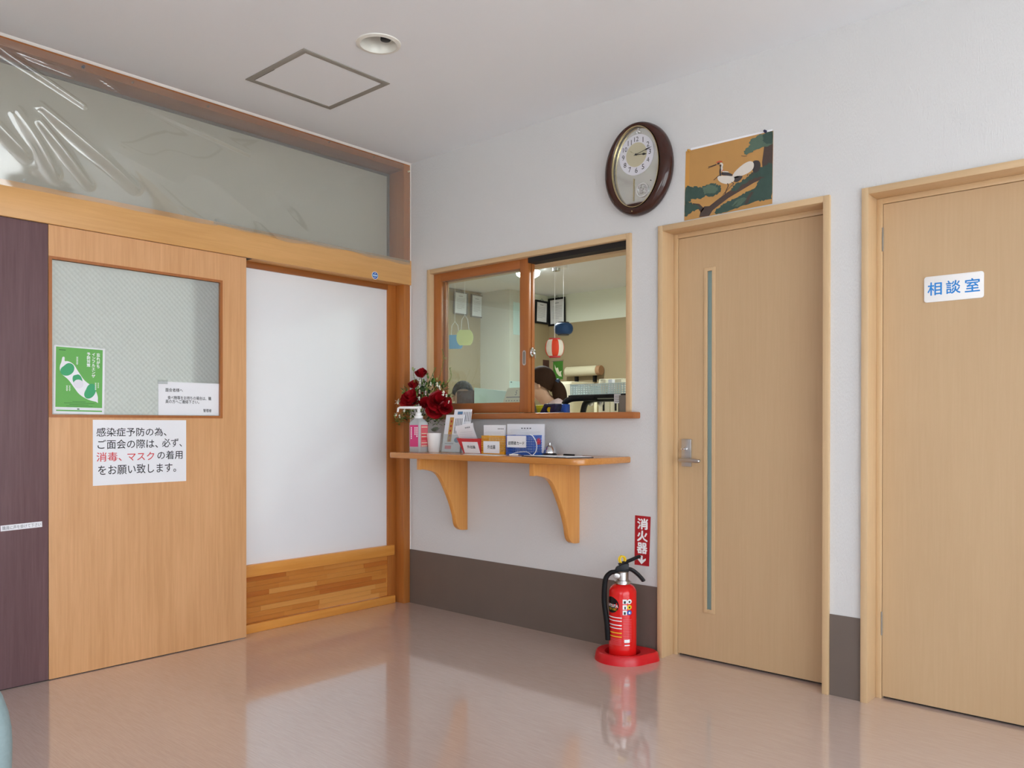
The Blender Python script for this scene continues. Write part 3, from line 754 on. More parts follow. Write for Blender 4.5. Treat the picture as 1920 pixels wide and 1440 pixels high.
# hanging lanterns
def lantern(name, c, r, h, mats_, label, nseg=8, cord=.25, caps='crane_black', gores=True):
    t = thing(name, (c.x, c.y, c.z-h/2), label, 'lantern', 'paper lanterns hanging in the office')
    mb = MB(); N = 32; M = 22; V = []
    idx = [mb.mi(m_) for m_ in mats_]
    for j in range(M+1):
        s_ = j/M; z = c.z + h*.44*(s_*2-1); rr = r*(.55+.45*math.sqrt(max(0, 1-(2*s_-1)**2)))*(1+.012*(1 if j % 2 else -1))
        V.append([mb.bm.verts.new((c.x+rr*math.cos(2*PI*i/N+.35), c.y+rr*math.sin(2*PI*i/N+.35), z)) for i in range(N)])
    for j in range(M):
        for i in range(N): mb.face([V[j][i], V[j][(i+1) % N], V[j+1][(i+1) % N], V[j+1][i]], idx[(i*nseg//N) % len(idx)])
    mb.build('paper_body', None, t, smooth=60)
    for s_ in (-1, 1):
        MB().lathe([(r*.60, c.z+s_*h*.43), (r*.60, c.z+s_*h*.5)], Matrix.Translation((c.x, c.y, 0)), 24).build('rim', caps, t)
    MB().tube([(c.x, c.y, c.z+h*.5), (c.x, c.y, OC)], .002, 6).build('cord', 'ink_white', t)
c = at(1040, 652.5, 1, 1.6); lantern('paper_lantern', c, .0745, .150, ['lantern_red', 'lantern_white'], 'red and white striped paper lantern hanging in the office', caps='basket_red')
c = at(1056.5, 616.5, 1, 2.3); lantern('paper_lantern', c, .085, .115, ['lantern_blue'], 'dark blue paper lantern hanging under the framed certificate')
def paper_disc(c, r, h, mname, label):
    t = thing('lantern_cutout', (c.x, c.y, c.z-h/2), label, 'lantern', 'paper lanterns hanging in the office')
    F = Fr(c, (.85, .52, 0), (.0, 0, 1))
    pts = [(r*math.cos(a)*1.0, max(-h/2, min(h/2, r*1.15*math.sin(a)))) for a in [2*PI*i/40 for i in range(40)]]
    MB().slab(F, pts, -.004, .004).build('card', mname, t, bev=.001)
    mb = MB(); mb.tube([F.p(-r*.45, h*.5, 0), F.p(-r*.35, h*.5+.07, 0), F.p(0, h*.5+.10, 0), F.p(r*.35, h*.5+.07, 0), F.p(r*.5, h*.5, 0)], .0016, 6)
    mb.tube([F.p(0, h*.5+.10, 0), (c.x, c.y, OC)], .001, 5); mb.build('string', 'ink_white', t)
c = at(871.5, 633, 1, .5); paper_disc(c, .058, .104, 'lantern_yellow', 'pale yellow lantern cut-out hanging behind the left glass')
c = at(853, 641, 1, .9); paper_disc(c, .066, .105, 'paper_blue', 'sky blue lantern cut-out hanging behind the yellow one')

# things on the office counter
OZ = 1.160
def punch():
    a, b = at(1015, 773, 1, .22), at(1050, 773, 1, .22)
    x0, x1 = a.x, b.x; w_ = x1-x0; y = .20; z = OZ
    t = thing('tape_dispenser', ((x0+x1)/2, y+.03, z), 'dark navy tape dispenser on the office counter', 'tape dispenser')
    F = FRW(y)
    zt = at(1030, 757, 1, .22).z
    hgt = zt-z
    prof = [(x0, z), (x0+w_*.02, z+hgt*.30), (x0+w_*.28, z+hgt*1.0), (x0+w_*.86, z+hgt*1.0), (x0+w_*.88, z+hgt*.80), (x0+w_*.80, z+hgt*.45), (x0+w_*1.0, z+hgt*.38), (x1, z)]
    hole = [(x0+w_*.36, z+hgt*.30), (x0+w_*.30, z+hgt*.50), (x0+w_*.36, z+hgt*.78), (x0+w_*.62, z+hgt*.78), (x0+w_*.60, z+hgt*.62), (x0+w_*.58, z+hgt*.5), (x0+w_*.58, z+hgt*.36), (x0+w_*.52, z+hgt*.30)]
    MB().ring(F, prof, hole, -.06, 0).build('body', 'navy_plastic', t, bev=.002)
    MB().tube([(x0+w_*.47, y+.012, z+hgt*.56), (x0+w_*.47, y+.048, z+hgt*.56)], hgt*.2, 18).build('tape_roll', 'ring_yellow', t)
punch()
a = at(992, 761, 1, .42); b = at(1037, 761, 1, .42)
o = MB().box(a.x, b.x, .42, .49, OZ, a.z+.004).build('yellow_box', 'box_yellow', bev=.004); tag(o, 'bright yellow box behind the tape dispenser on the office counter', 'box')
# letter rack with black curved arm
rx0, rx1 = at(1066, 775, 1, .42).x, at(1178, 775, 1, .42).x
zt = at(1100, 741, 1, .42).z
t = thing('tray_stand', ((rx0+rx1)/2, .45, OZ), 'black tray stand with curved legs on the office counter', 'stand')
for y in (.36, .56):
    P = smoothcurve([(rx0, y, OZ), (rx0+.002, y, OZ+.03), (rx0+.02, y, zt-.045), (rx0+.06, y, zt-.024), (rx0+.12, y, zt-.0185), (rx0+.24, y, zt-.0185)], 6)
    mb = MB(); mb.tube(P, .018, 12); mb.build('curved_leg', 'black_plastic', t)
MB().box(rx0+.05, rx1+.10, .35, .58, zt-.022, zt).build('tray', 'black_plastic', t, bev=.004)
MB().box(rx1-.055, rx1-.02, .40, .50, OZ, zt-.016).build('rear_post', 'black_plastic', t, bev=.003)
MB().box(rx1-.09, rx1+.10, .37, .54, OZ, OZ+.02).build('foot', 'black_plastic', t, bev=.004)
MB().box(rx0+.012, rx0+.105, .35, .47, OZ, OZ+.018).build('tray_foot', 'black_plastic', t, bev=.003)
F = FRW(.352)
# mint basket with holes on the tray
def holed_basket(x0, x1, y0, y1, z0, z1, mname, label, nx, nz):
    t = thing('plastic_basket', ((x0+x1)/2, (y0+y1)/2, z0), label, 'basket')
    MB().box(x0+.004, x1-.004, y0+.004, y1-.004, z0, z0+.004).build('bottom', mname, t)
    MB().frame(Fr((0, 0, z1-.006), (1, 0, 0), (0, 1, 0)), x0-.004, x1+.004, y0-.004, y1+.004, .010, 0, .006).build('rim', mname, t, bev=.0015)
    for (F, a0, a1) in ((FRW(y0), x0, x1), (FRW(y1-.003), x0, x1), (FLW(x0+.003), y0, y1), (FLW(x1), y0, y1)):
        mb = MB(); n_ = max(3, int(nx*(a1-a0)/(x1-x0))); wa = (a1-a0)/n_
        for i in range(n_+1): mb.rect(F, a0+wa*i-wa*.22, a0+wa*i+wa*.22, z0, z1, -.003, 0)
        hz = (z1-z0)/nz
        for j in range(nz+1): mb.rect(F, a0, a1, max(z0, z0+hz*j-hz*.22), min(z1, z0+hz*j+hz*.22), -.0029, -.0001)
        mb.build('mesh_wall', mname, t, smooth=0)
    return t
holed_basket(at(1070, 730, 1, .36).x, at(1176, 730, 1, .36).x+.03, .36, .57, zt+.0005, at(1120, 719, 1, .36).z, 'basket_mint', 'pale mint perforated plastic basket on the black tray stand', 24, 5)
for k, (u, w_) in enumerate(((1131, 10), (1146, 7), (1158, 12))):
    a, b = at(u, 712, 1, .50), at(u+w_, 712, 1, .50)
    o = MB().box(a.x, b.x, .47, .53, zt+.005, a.z).build('file_folder', ['paper_cream', 'paper_white', 'cabinet_cream'][k], bev=.001)
    tag(o, ['cream folder standing in the mint basket, leftmost', 'narrow white folder standing in the mint basket, middle', 'broad cream folder standing in the mint basket, rightmost'][k], 'folder', 'folders in the mint basket')
a0, a1, b0, b1 = quadframe(F, [at(1152, 742, 1, .352), at(1164, 756, 1, .352)])
t = thing('label_card', F.p((a0+a1)/2, b0, .004), 'white lined label card hanging on the black tray stand', 'card')
MB().rect(F, a0, a1, b0, zt-.002, 0, .003).build('card', 'paper_white', t)
mb = MB(); [mb.rect(F, a0+.004, a1-.004, b0+.008+.010*k, b0+.011+.010*k, .0034) for k in range(4)]; mb.build('print_lines', 'ink_grey', t, smooth=0)
a = at(1166, 738, 1, .30); b = at(1180, 738, 1, .30)
o = MB().box(a.x, b.x+.05, .27, .34, OZ, at(1166, 741, 1, .27).z).build('document_box', 'alu_grey', bev=.003); tag(o, 'grey document box at the right end of the office counter', 'box')
# silver clamps seen under the tray
for k, u in enumerate((1108, 1126)):
    q = at(u, 755, 1, .60); t = thing('silver_clip', (q.x, .60, q.z-.02), ['silver round clip under the tray stand, left of two', 'silver round clip under the tray stand, right of two'][k], 'clip', 'silver clips under the tray')
    MB().ball((q.x, .60, q.z), .020, .020, .022).build('clip_ball', 'steel', t); MB().tube([(q.x, .60, q.z), (q.x, .60, zt-.016)], .007, 8).build('clip_stem', 'steel', t)
# desk calendar, mint file box, monitor, blue packet seen behind glass
F = FRW(.30)
a = at(944, 756, 1, .30); x0 = a.x; x1 = x0+.20; zc = at(950, 727, 1, .30).z
t = thing('desk_calendar', ((x0+x1)/2, .33, OZ), 'cream tent desk calendar behind the glass beside the sash', 'calendar')
MB().hexa([Vector(p) for p in ((x0, .25, OZ), (x1, .25, OZ), (x1, .252, OZ), (x0, .252, OZ), (x0+.015, .322, zc), (x1, .322, zc), (x1, .324, zc), (x0+.015, .324, zc))]).build('front_leaf', 'paper_cream', t)
MB().hexa([Vector(p) for p in ((x0, .395, OZ), (x1, .395, OZ), (x1, .397, OZ), (x0, .397, OZ), (x0+.015, .324, zc), (x1, .324, zc), (x1, .326, zc), (x0+.015, .326, zc))]).build('back_leaf', 'alu_grey', t)
G = Fr((x0+.015, .2495, OZ), (1, 0, 0), (0, .072, zc-OZ)); hh_ = math.hypot(.072, zc-OZ)
mb = MB(); mb.rect(G, .01, .17, hh_*.66, hh_*.69, .0006)
for r_ in range(5):
    for k in range(7): mb.rect(G, .014+.022*k, .022+.022*k, hh_*(.54-.11*r_), hh_*(.54-.11*r_)+.006, .0006)
mb.build('date_print', 'ink_grey', t, smooth=0)
text('5', G, .075, .09, hh_*.74, hh_*.90, .0006, 'ink_grey', 'lettering', t)
a, b = at(889, 727, 1, .48), at(940, 733, 1, .48)
o = MB().hexa([Vector(p) for p in ((a.x, .48, OZ), (b.x, .54, OZ), (b.x, .56, OZ), (a.x, .50, OZ), (a.x, .48, a.z), (b.x, .54, b.z), (b.x, .56, b.z), (a.x, .50, a.z))]).build('file_holder', 'file_mint', bev=.002)
tag(o, 'pale mint file holder standing behind the left glass', 'file holder')
a, b = at(854, 733, 1, .60), at(890, 733, 1, .60)
t = thing('monitor', ((a.x+b.x)/2, .64, OZ), 'dark brown monitor back behind the left glass', 'monitor')
MB().box(a.x, b.x, .61, .65, OZ+.03, a.z).build('back_shell', 'brown_leather', t, bev=.006)
MB().box((a.x+b.x)/2-.05, (a.x+b.x)/2+.05, .58, .68, OZ, OZ+.008).build('base', 'black_plastic', t)
MB().box((a.x+b.x)/2-.02, (a.x+b.x)/2+.02, .635, .66, OZ+.006, OZ+.06).build('stem', 'black_plastic', t)
q = at(850, 752, 1, .45)
t = thing('telephone', (q.x, .45, OZ), 'dark telephone handset behind the left glass', 'telephone')
MB().box(q.x-.05, q.x+.05, .40, .50, OZ, OZ+.05).build('body', 'black_plastic', t, bev=.008)
mb = MB(); mb.tube(smoothcurve([(q.x-.05, .45, OZ+.065), (q.x-.03, .45, OZ+.085), (q.x+.03, .45, OZ+.085), (q.x+.05, .45, OZ+.065)], 5), .014, 10); mb.build('handset', 'black_plastic', t)
a, b = at(1056, 758, 1, .33), at(1067, 758, 1, .33)
o = MB().box(a.x, b.x, .30, .34, OZ, a.z).build('blue_packet', 'screen_blue', bev=.003); tag(o, 'small blue packet beside the black stand leg', 'packet')

# ---- people in the office
def person_body(name, segs, parent, mname, sub=2):
    """segs: list of chains of (x,y,z,radius); first vertex of the first chain is the root; skinned into one surface"""
    me = bpy.data.meshes.new(name); V = []; E_ = []; R_ = []; key = {}
    base = world_loc(parent)
    for ch in segs:
        prev = None
        for (x, y, z, r) in ch:
            k = (round(x, 4), round(y, 4), round(z, 4))
            if k not in key: key[k] = len(V); V.append(Vector((x, y, z))-base); R_.append(r)
            i = key[k]
            if prev is not None and prev != i: E_.append((prev, i))
            prev = i
    me.from_pydata(V, E_, [])
    o = bpy.data.objects.new(name, me); COL.objects.link(o); o.parent = parent
    md = o.modifiers.new('skin', 'SKIN'); md.use_smooth_shade = True
    for i, sv in enumerate(me.skin_vertices[0].data):
        r = R_[i]; sv.radius = r if isinstance(r, tuple) else (r, r); sv.use_root = (i == 0)
    ms = o.modifiers.new('subsurf', 'SUBSURF'); ms.levels = sub; ms.render_levels = sub
    dg = bpy.context.evaluated_depsgraph_get(); me2 = bpy.data.meshes.new_from_object(o.evaluated_get(dg))
    o.modifiers.clear(); o.data = me2; me2.name = name
    me2.materials.clear(); me2.materials.append(MATS[mname])
    for p in me2.polygons: p.use_smooth = True
    return o
def local(c, fwd):
    """local axes of a person: right, forward, up -> world"""
    f = Vector(fwd).normalized(); r = f.cross(Vector((0, 0, 1)))
    return lambda a, b, z: (c.x+r.x*a+f.x*b, c.y+r.y*a+f.y*b, z)
def head_parts(t, T, hz, fwd, hairm, hair_long):
    """face details and hair around a head centre at local (0,hb,hz)"""
    pass
def woman():
    e = at(1003, 722, 1, 1.75)                          # ear
    c = Vector((e.x+.02, 1.80, 0)); fwd = (-.80, -.55, 0)
    L = local(c, fwd)
    t = thing('person', (c.x, c.y, 0), 'person with a brown ponytail and pale pink top standing in the office', 'person')
    ez = e.z
    S = lambda a, b, z, r: (*L(a, b, z), r)
    neck = S(0, -.035, ez-.115, .052)
    chest = S(0, -.17, ez-.225, (.12, .10))
    belly = S(0, -.20, 1.02, (.115, .095)); hip = S(0, -.20, .88, (.14, .11))
    headc = S(0, .02, ez+.015, (.076, .088)); crown = S(0, .0, ez+.075, (.062, .078)); chin = S(0, .075, ez-.075, (.036, .034)); jaw = S(0, .035, ez-.05, (.056, .06))
    chains = [[hip, belly, chest, neck, jaw, headc, crown], [jaw, chin]]
    for s_ in (-1, 1):
        chains.append([chest, S(s_*.145, -.15, ez-.21, .052), S(s_*.185, -.08, 1.0, .042), S(s_*.16, .16, .97, .034), S(s_*.13, .25, 1.0, .026), S(s_*.12, .30, 1.0, .022)])
        chains.append([hip, S(s_*.085, -.18, .76, .078), S(s_*.09, -.15, .46, .055), S(s_*.09, -.17, .09, .038), S(s_*.09, -.03, .035, .03)])
        for k, (da, l_) in enumerate(((-.020, .055), (-.007, .065), (.007, .062), (.020, .05))):
            chains.append([S(s_*.12, .30, 1.0, .022), S(s_*.12+da, .30+l_*.6, .995, .009), S(s_*.12+da, .30+l_, .975, .008)])
        chains.append([S(s_*.13, .25, 1.0, .026), S(s_*.10, .285, .99, .010), S(s_*.085, .315, .98, .009)])
    person_body('body', chains, t, 'skin')
    # top and trousers as their own surfaces just outside the body
    gr = lambda v, g: (*v[:3], (v[3][0]+g, v[3][1]+g) if isinstance(v[3], tuple) else v[3]+g)
    cl = [[gr(hip, .014), gr(belly, .018), gr(chest, .016), S(0, -.12, ez-.125, (.084, .070))]]
    for s_ in (-1, 1):
        cl.append([gr(chest, .016), S(s_*.145, -.15, ez-.20, .074), S(s_*.178, -.10, 1.09, .062)])
    person_body('blouse', cl, t, 'shirt_pink')
    cl = [[S(0, -.20, .93, (.15, .12)), S(0, -.20, .86, (.156, .126))]]
    for s_ in (-1, 1): cl.append([S(0, -.20, .86, (.156, .126)), S(s_*.088, -.18, .76, .094), S(s_*.09, -.15, .46, .072), S(s_*.09, -.17, .10, .058)])
    person_body('trousers', cl, t, 'trousers_navy')
    # face: nose, eyes, mouth, ears
    mb = MB(); mb.ball(L(0, .108, ez-.015), .012, .014, .018); mb.build('nose', 'skin', t)
    for s_ in (-1, 1):
        MB().ball(L(s_*.030, .094, ez+.012), .009, .006, .006).build('eye', 'ink_black', t)
        mb = MB(); mb.ball(L(s_*.077, .002, ez-.002), .012, .016, .030); mb.build('ear', 'skin', t)
    MB().ball(L(0, .098, ez-.052), .018, .006, .005).build('mouth', 'sign_red', t)
    # hair: cap leaving face and ears free
    mb = MB(); N, M_ = 28, 16; V = []
    for j in range(M_+1):
        row = []
        for i in range(N):
            az = 2*PI*i/N                                # 0 = forward
            low = PI*(.42 + .36*(.5-.5*math.cos(az))**.8)  # hairline: high in front, down to the nape behind
            th = low*j/M_
            x = math.sin(th)*math.sin(az)*.096; y = math.sin(th)*math.cos(az)*.118-.012; z = math.cos(th)*.124
            row.append(mb.bm.verts.new(L(x, y, ez+.038+z)))
        V.append(row)
    for a_, b_ in zip(V, V[1:]):
        for i in range(N): mb.face([a_[i], a_[(i+1) % N], b_[(i+1) % N], b_[i]])
    bmesh.ops.remove_doubles(mb.bm, verts=mb.bm.verts, dist=1e-4)
    mb.build('hair', 'hair_brown', t, smooth=80)
    q = [L(0, -.095, ez+.012), L(0, -.130, ez-.004), L(0, -.152, ez-.05), L(0, -.160, ez-.11), L(0, -.150, ez-.165), L(0, -.13, ez-.20)]
    P = smoothcurve(q, 5); n_ = len(P)
    MB().tube(P, .04, 14, rr=[.024+.052*math.sin(PI*min(1, ((i+1)/n_)*.93+.02))**.8 for i in range(n_)], flat=.8).build('ponytail', 'hair_brown', t, smooth=80)
    mb = MB(); rnd_ = random.Random(3)
    for k in range(18):
        a_ = 2*PI*k/18; mb.ball(L(.036*math.cos(a_), -.138+rnd_.uniform(-.008, .008), ez+.004+.036*math.sin(a_)), .017, .015, .015, 8, 6)
    mb.build('scrunchie', 'scrunchie_blue', t, smooth=80)
woman()
def second_person():
    q = at(868, 735, 1, 1.35); c = Vector((q.x, 1.35, 0)); hz = q.z-.05; L = local(c, (.75, -.66, 0))
    t = thing('person', (c.x, c.y, 0), 'person with short dark hair and grey top bending behind the brown monitor', 'person')
    S = lambda a, b, z, r: (*L(a, b, z), r)
    hip = S(0, -.12, .84, (.14, .11)); chest = S(0, -.06, hz-.26, (.13, .10)); neck = S(0, -.01, hz-.13, .052)
    ch = [[hip, S(0, -.10, .98, (.125, .1)), chest, neck, S(0, .045, hz-.05, (.056, .06)), S(0, .03, hz+.01, (.076, .088)), S(0, .01, hz+.07, (.064, .078))], [S(0, .045, hz-.05, (.056, .06)), S(0, .085, hz-.08, (.036, .034))]]
    for s_ in (-1, 1):
        ch.append([chest, S(s_*.16, -.05, hz-.25, .055), S(s_*.20, .02, .98, .042), S(s_*.16, .22, 1.02, .034), S(s_*.13, .33, 1.03, .024)])
        ch.append([hip, S(s_*.09, -.1, .74, .078), S(s_*.09, -.06, .45, .055), S(s_*.09, -.1, .09, .038), S(s_*.09, .04, .035, .03)])
        for da, l_ in ((-.02, .05), (-.007, .062), (.007, .06), (.02, .048)): ch.append([S(s_*.13, .33, 1.03, .024), S(s_*.13+da, .33+l_, 1.02, .009)])
        ch.append([S(s_*.13, .33, 1.03, .024), S(s_*.095, .35, 1.02, .010)])
    person_body('body', ch, t, 'skin')
    cl = [[S(0, -.12, .86, (.155, .125)), S(0, -.10, .98, (.145, .118)), (*chest[:3], (.148, .118)), S(0, -.025, hz-.185, (.074, .064))]]
    for s_ in (-1, 1): cl.append([(*chest[:3], (.148, .118)), S(s_*.16, -.05, hz-.25, .070), S(s_*.195, .0, 1.0, .060), S(s_*.17, .16, 1.01, .05)])
    person_body('shirt', cl, t, 'shirt_grey')
    cl = [[S(0, -.12, .90, (.15, .12)), S(0, -.12, .82, (.156, .126))]]
    for s_ in (-1, 1): cl.append([S(0, -.12, .82, (.156, .126)), S(s_*.09, -.1, .73, .094), S(s_*.09, -.06, .45, .072), S(s_*.09, -.1, .10, .056)])
    person_body('trousers', cl, t, 'trousers_navy')
    for s_ in (-1, 1):
        MB().ball(L(s_*.030, .104, hz+.008), .009, .006, .006).build('eye', 'ink_black', t); MB().ball(L(s_*.078, .012, hz), .012, .016, .03).build('ear', 'skin', t)
    MB().ball(L(0, .118, hz-.018), .012, .014, .018).build('nose', 'skin', t); MB().ball(L(0, .108, hz-.055), .018, .006, .005).build('mouth', 'ink_red', t)
    mb = MB(); N, M_ = 28, 14; V = []
    for j in range(M_+1):
        V.append([])
        for i in range(N):
            az = 2*PI*i/N; low = PI*(.34+.24*(.5-.5*math.cos(az))); th = low*j/M_
            V[-1].append(mb.bm.verts.new(L(math.sin(th)*math.sin(az)*.091, math.sin(th)*math.cos(az)*.11+.006, hz+.034+math.cos(th)*.11)))
    for a_, b_ in zip(V, V[1:]):
        for i in range(N): mb.face([a_[i], a_[(i+1) % N], b_[(i+1) % N], b_[i]])
    bmesh.ops.remove_doubles(mb.bm, verts=mb.bm.verts, dist=1e-4)
    mb.build('hair', 'hair_black', t, smooth=80)
second_person()

# ================================================================== CEILING FITTINGS
def hatch():
    c = [at(u, v, 2, H) for u, v in ((460, 149), (568, 90), (732, 156), (620, 204))]
    x0, x1 = (c[0].x+c[3].x)/2, (c[1].x+c[2].x)/2; y0, y1 = (c[0].y+c[1].y)/2, (c[2].y+c[3].y)/2
    F = Fr((0, 0, H), (1, 0, 0), (0, -1, 0))                     # faces down; b = -y
    t = thing('ceiling_hatch', ((x0+x1)/2, (y0+y1)/2, H-.004), 'square white ceiling access hatch with a grey metal frame', 'hatch')
    MB().frame(F, x0, x1, -y1, -y0, .029, 0, .004).build('frame', 'hatch_grey', t, bev=.001)
    MB().rect(F, x0+.0295, x1-.0295, -y1+.0295, -y0-.0295, 0, .0025).build('panel', 'ceiling_paint', t, smooth=0)
    MB().rect(F, x0+.0295, x0+.20, -y0-.0330, -y0-.0295, 0, .0026).build('gap', 'dark_void', t, smooth=0)
hatch()
def downlight():
    t = thing('downlight', (LT.x, LT.y, H-.004), 'round white recessed downlight in the ceiling', 'light')
    M = Matrix.Translation((LT.x, LT.y, H))
    MB().lathe([(.086, .004), (.096, 0), (.095, -.004), (.078, -.007), (.074, -.002), (.068, .03), (.064, .09), (.062, .12), (.064, .121), (.086, .004)], M, 48, cap=False).build('reflector', 'lamp_white', t, smooth=50)
    MB().lathe([(.0625, .119), (.0625, .123)], M, 40).build('back_plate', 'lamp_white', t)
    d = (at(735, 76, 2, H)-LT); d.z = 0; d.normalize()
    c = LT+d*.036
    mb = MB(); mb.tube([(c.x, c.y, H+.118), (c.x, c.y, H+.006)], .022, 20); mb.build('lamp_socket', 'black_plastic', t, bev=.003)
downlight()

# ================================================================== PLASTIC SHEET OVER THE TRANSOM
def film():
    y0, y1, z0, z1 = -3.05, -.012, 2.118, 2.728
    def yz(u, v): p = at(u, v, 0, .015); return p.y, p.z
    ridges = []
    for (ua, va, ub, vb, wd, amp) in ((-60, 55, 150, 205, .020, .030), (-40, 70, 135, 142, .016, .026), (65, 205, 250, 355, .026, .030), (155, 124, 235, 186, .010, .012),
                                      (60, 230, 165, 350, .022, .028), (158, 120, 330, 175, .010, .008), (722, 425, 735, 455, .010, .010), (20, 210, 100, 330, .03, .026), (-80, 180, 40, 290, .03, .03),
                                      (240, 190, 470, 290, .02, .010)):
        ridges.append((*yz(ua, va), *yz(ub, vb), wd, amp))
    rnd_ = random.Random(5); waves = [(rnd_.uniform(3, 9), rnd_.uniform(2, 8), rnd_.uniform(0, 6.3), rnd_.uniform(.0006, .0016)) for _ in range(7)]
    def fn(s_, t_):
        y = y0+(y1-y0)*s_; z = z0+(z1-z0)*t_
        # the sheet hangs slack towards its left end and bellies out
        env = max(0, min(1, (-1.0-y)/.85)); env = env*env*(3-2*env)
        edge = min(1, min(t_, 1-t_)/.10)
        x = .0125 + .062*env*math.sin(PI*t_)**1.1*(.75+.25*math.sin(2.2*y))*(1.12-t_*.4)
        for ky, kz, ph, a_ in waves: x += a_*edge*math.sin(ky*y*2+kz*z*3+ph)
        for ya, za, yb, zb, wd, amp in ridges:
            dy, dz = yb-ya, zb-za; L2 = dy*dy+dz*dz; k = ((y-ya)*dy+(z-za)*dz)/L2
            kk = max(0, min(1, k)); qy, qz = ya+dy*kk, za+dz*kk; dist = math.hypot(y-qy, z-qz)
            tap = (1-.45*kk)*(1 if 0 <= k <= 1 else .8)
            x += amp*tap*math.exp(-(dist/(wd*(1-.4*kk)))**2)*edge
        zz = z + (.006*math.sin(9*y)+.004*math.sin(23*y))*(1-t_)*(1 if y > -1.3 else .3)
        return Vector((max(x, .0112), y, zz))
    t = thing('plastic_sheet', (.012, -1.5, 2.118), 'crinkled clear plastic sheet pinned over the transom window', 'plastic sheet')
    MB().grid(fn, 420, 90).build('sheet', 'plastic_film', t, smooth=180, recalc=False)
    MB().box(.0102, .0115, -1.32, -.012, 2.128, 2.140).build('tape', 'clear_plastic', t, smooth=0)
film()
def pin(P, nrm, mname, label, group=None, r=.0055):
    z = Vector(nrm).normalized(); M = Matrix.Translation(P) @ z.to_track_quat('Z', 'Y').to_matrix().to_4x4()
    t = thing('push_pin', P, label, 'push pin', group)
    MB().lathe([(.001, -.003), (.0009, .004)], M, 8).build('needle', 'steel', t)
    MB().lathe([(r, .003), (r, .005), (r*.5, .007), (r*.45, .011), (r*.85, .014), (r*.8, .0155)], M, 14).build('head', mname, t)
for (u, v), w_ in zip(((250, 154), (391, 199), (618, 266), (702, 294), (45, 338), (405, 413)), ('on the top beam just right of the dark blue pin', 'on the top beam above the sliding door', 'on the top beam below the ceiling hatch', 'on the top beam nearest the room corner', 'at the left of the lintel edge', 'in the middle of the lintel edge')):
    P = at(u, v, 0, .014); P.x = .0015 if v < 330 else .0115
    pin(P, (1, 0, 0), 'clear_plastic', 'clear push pin '+w_, 'clear pins along the plastic sheet')
P = at(157, 125, 0, .0145); P.x = .0015; pin(P, (1, 0, 0), 'navy_plastic', 'dark blue push pin in the upper left of the plastic sheet', r=.007)
P = at(765, 322, 0, .002); pin(Vector((.0015, P.y, P.z)), (1, 0, 0), 'paper_cream', 'cream tape scrap pin at the right top corner of the plastic sheet')

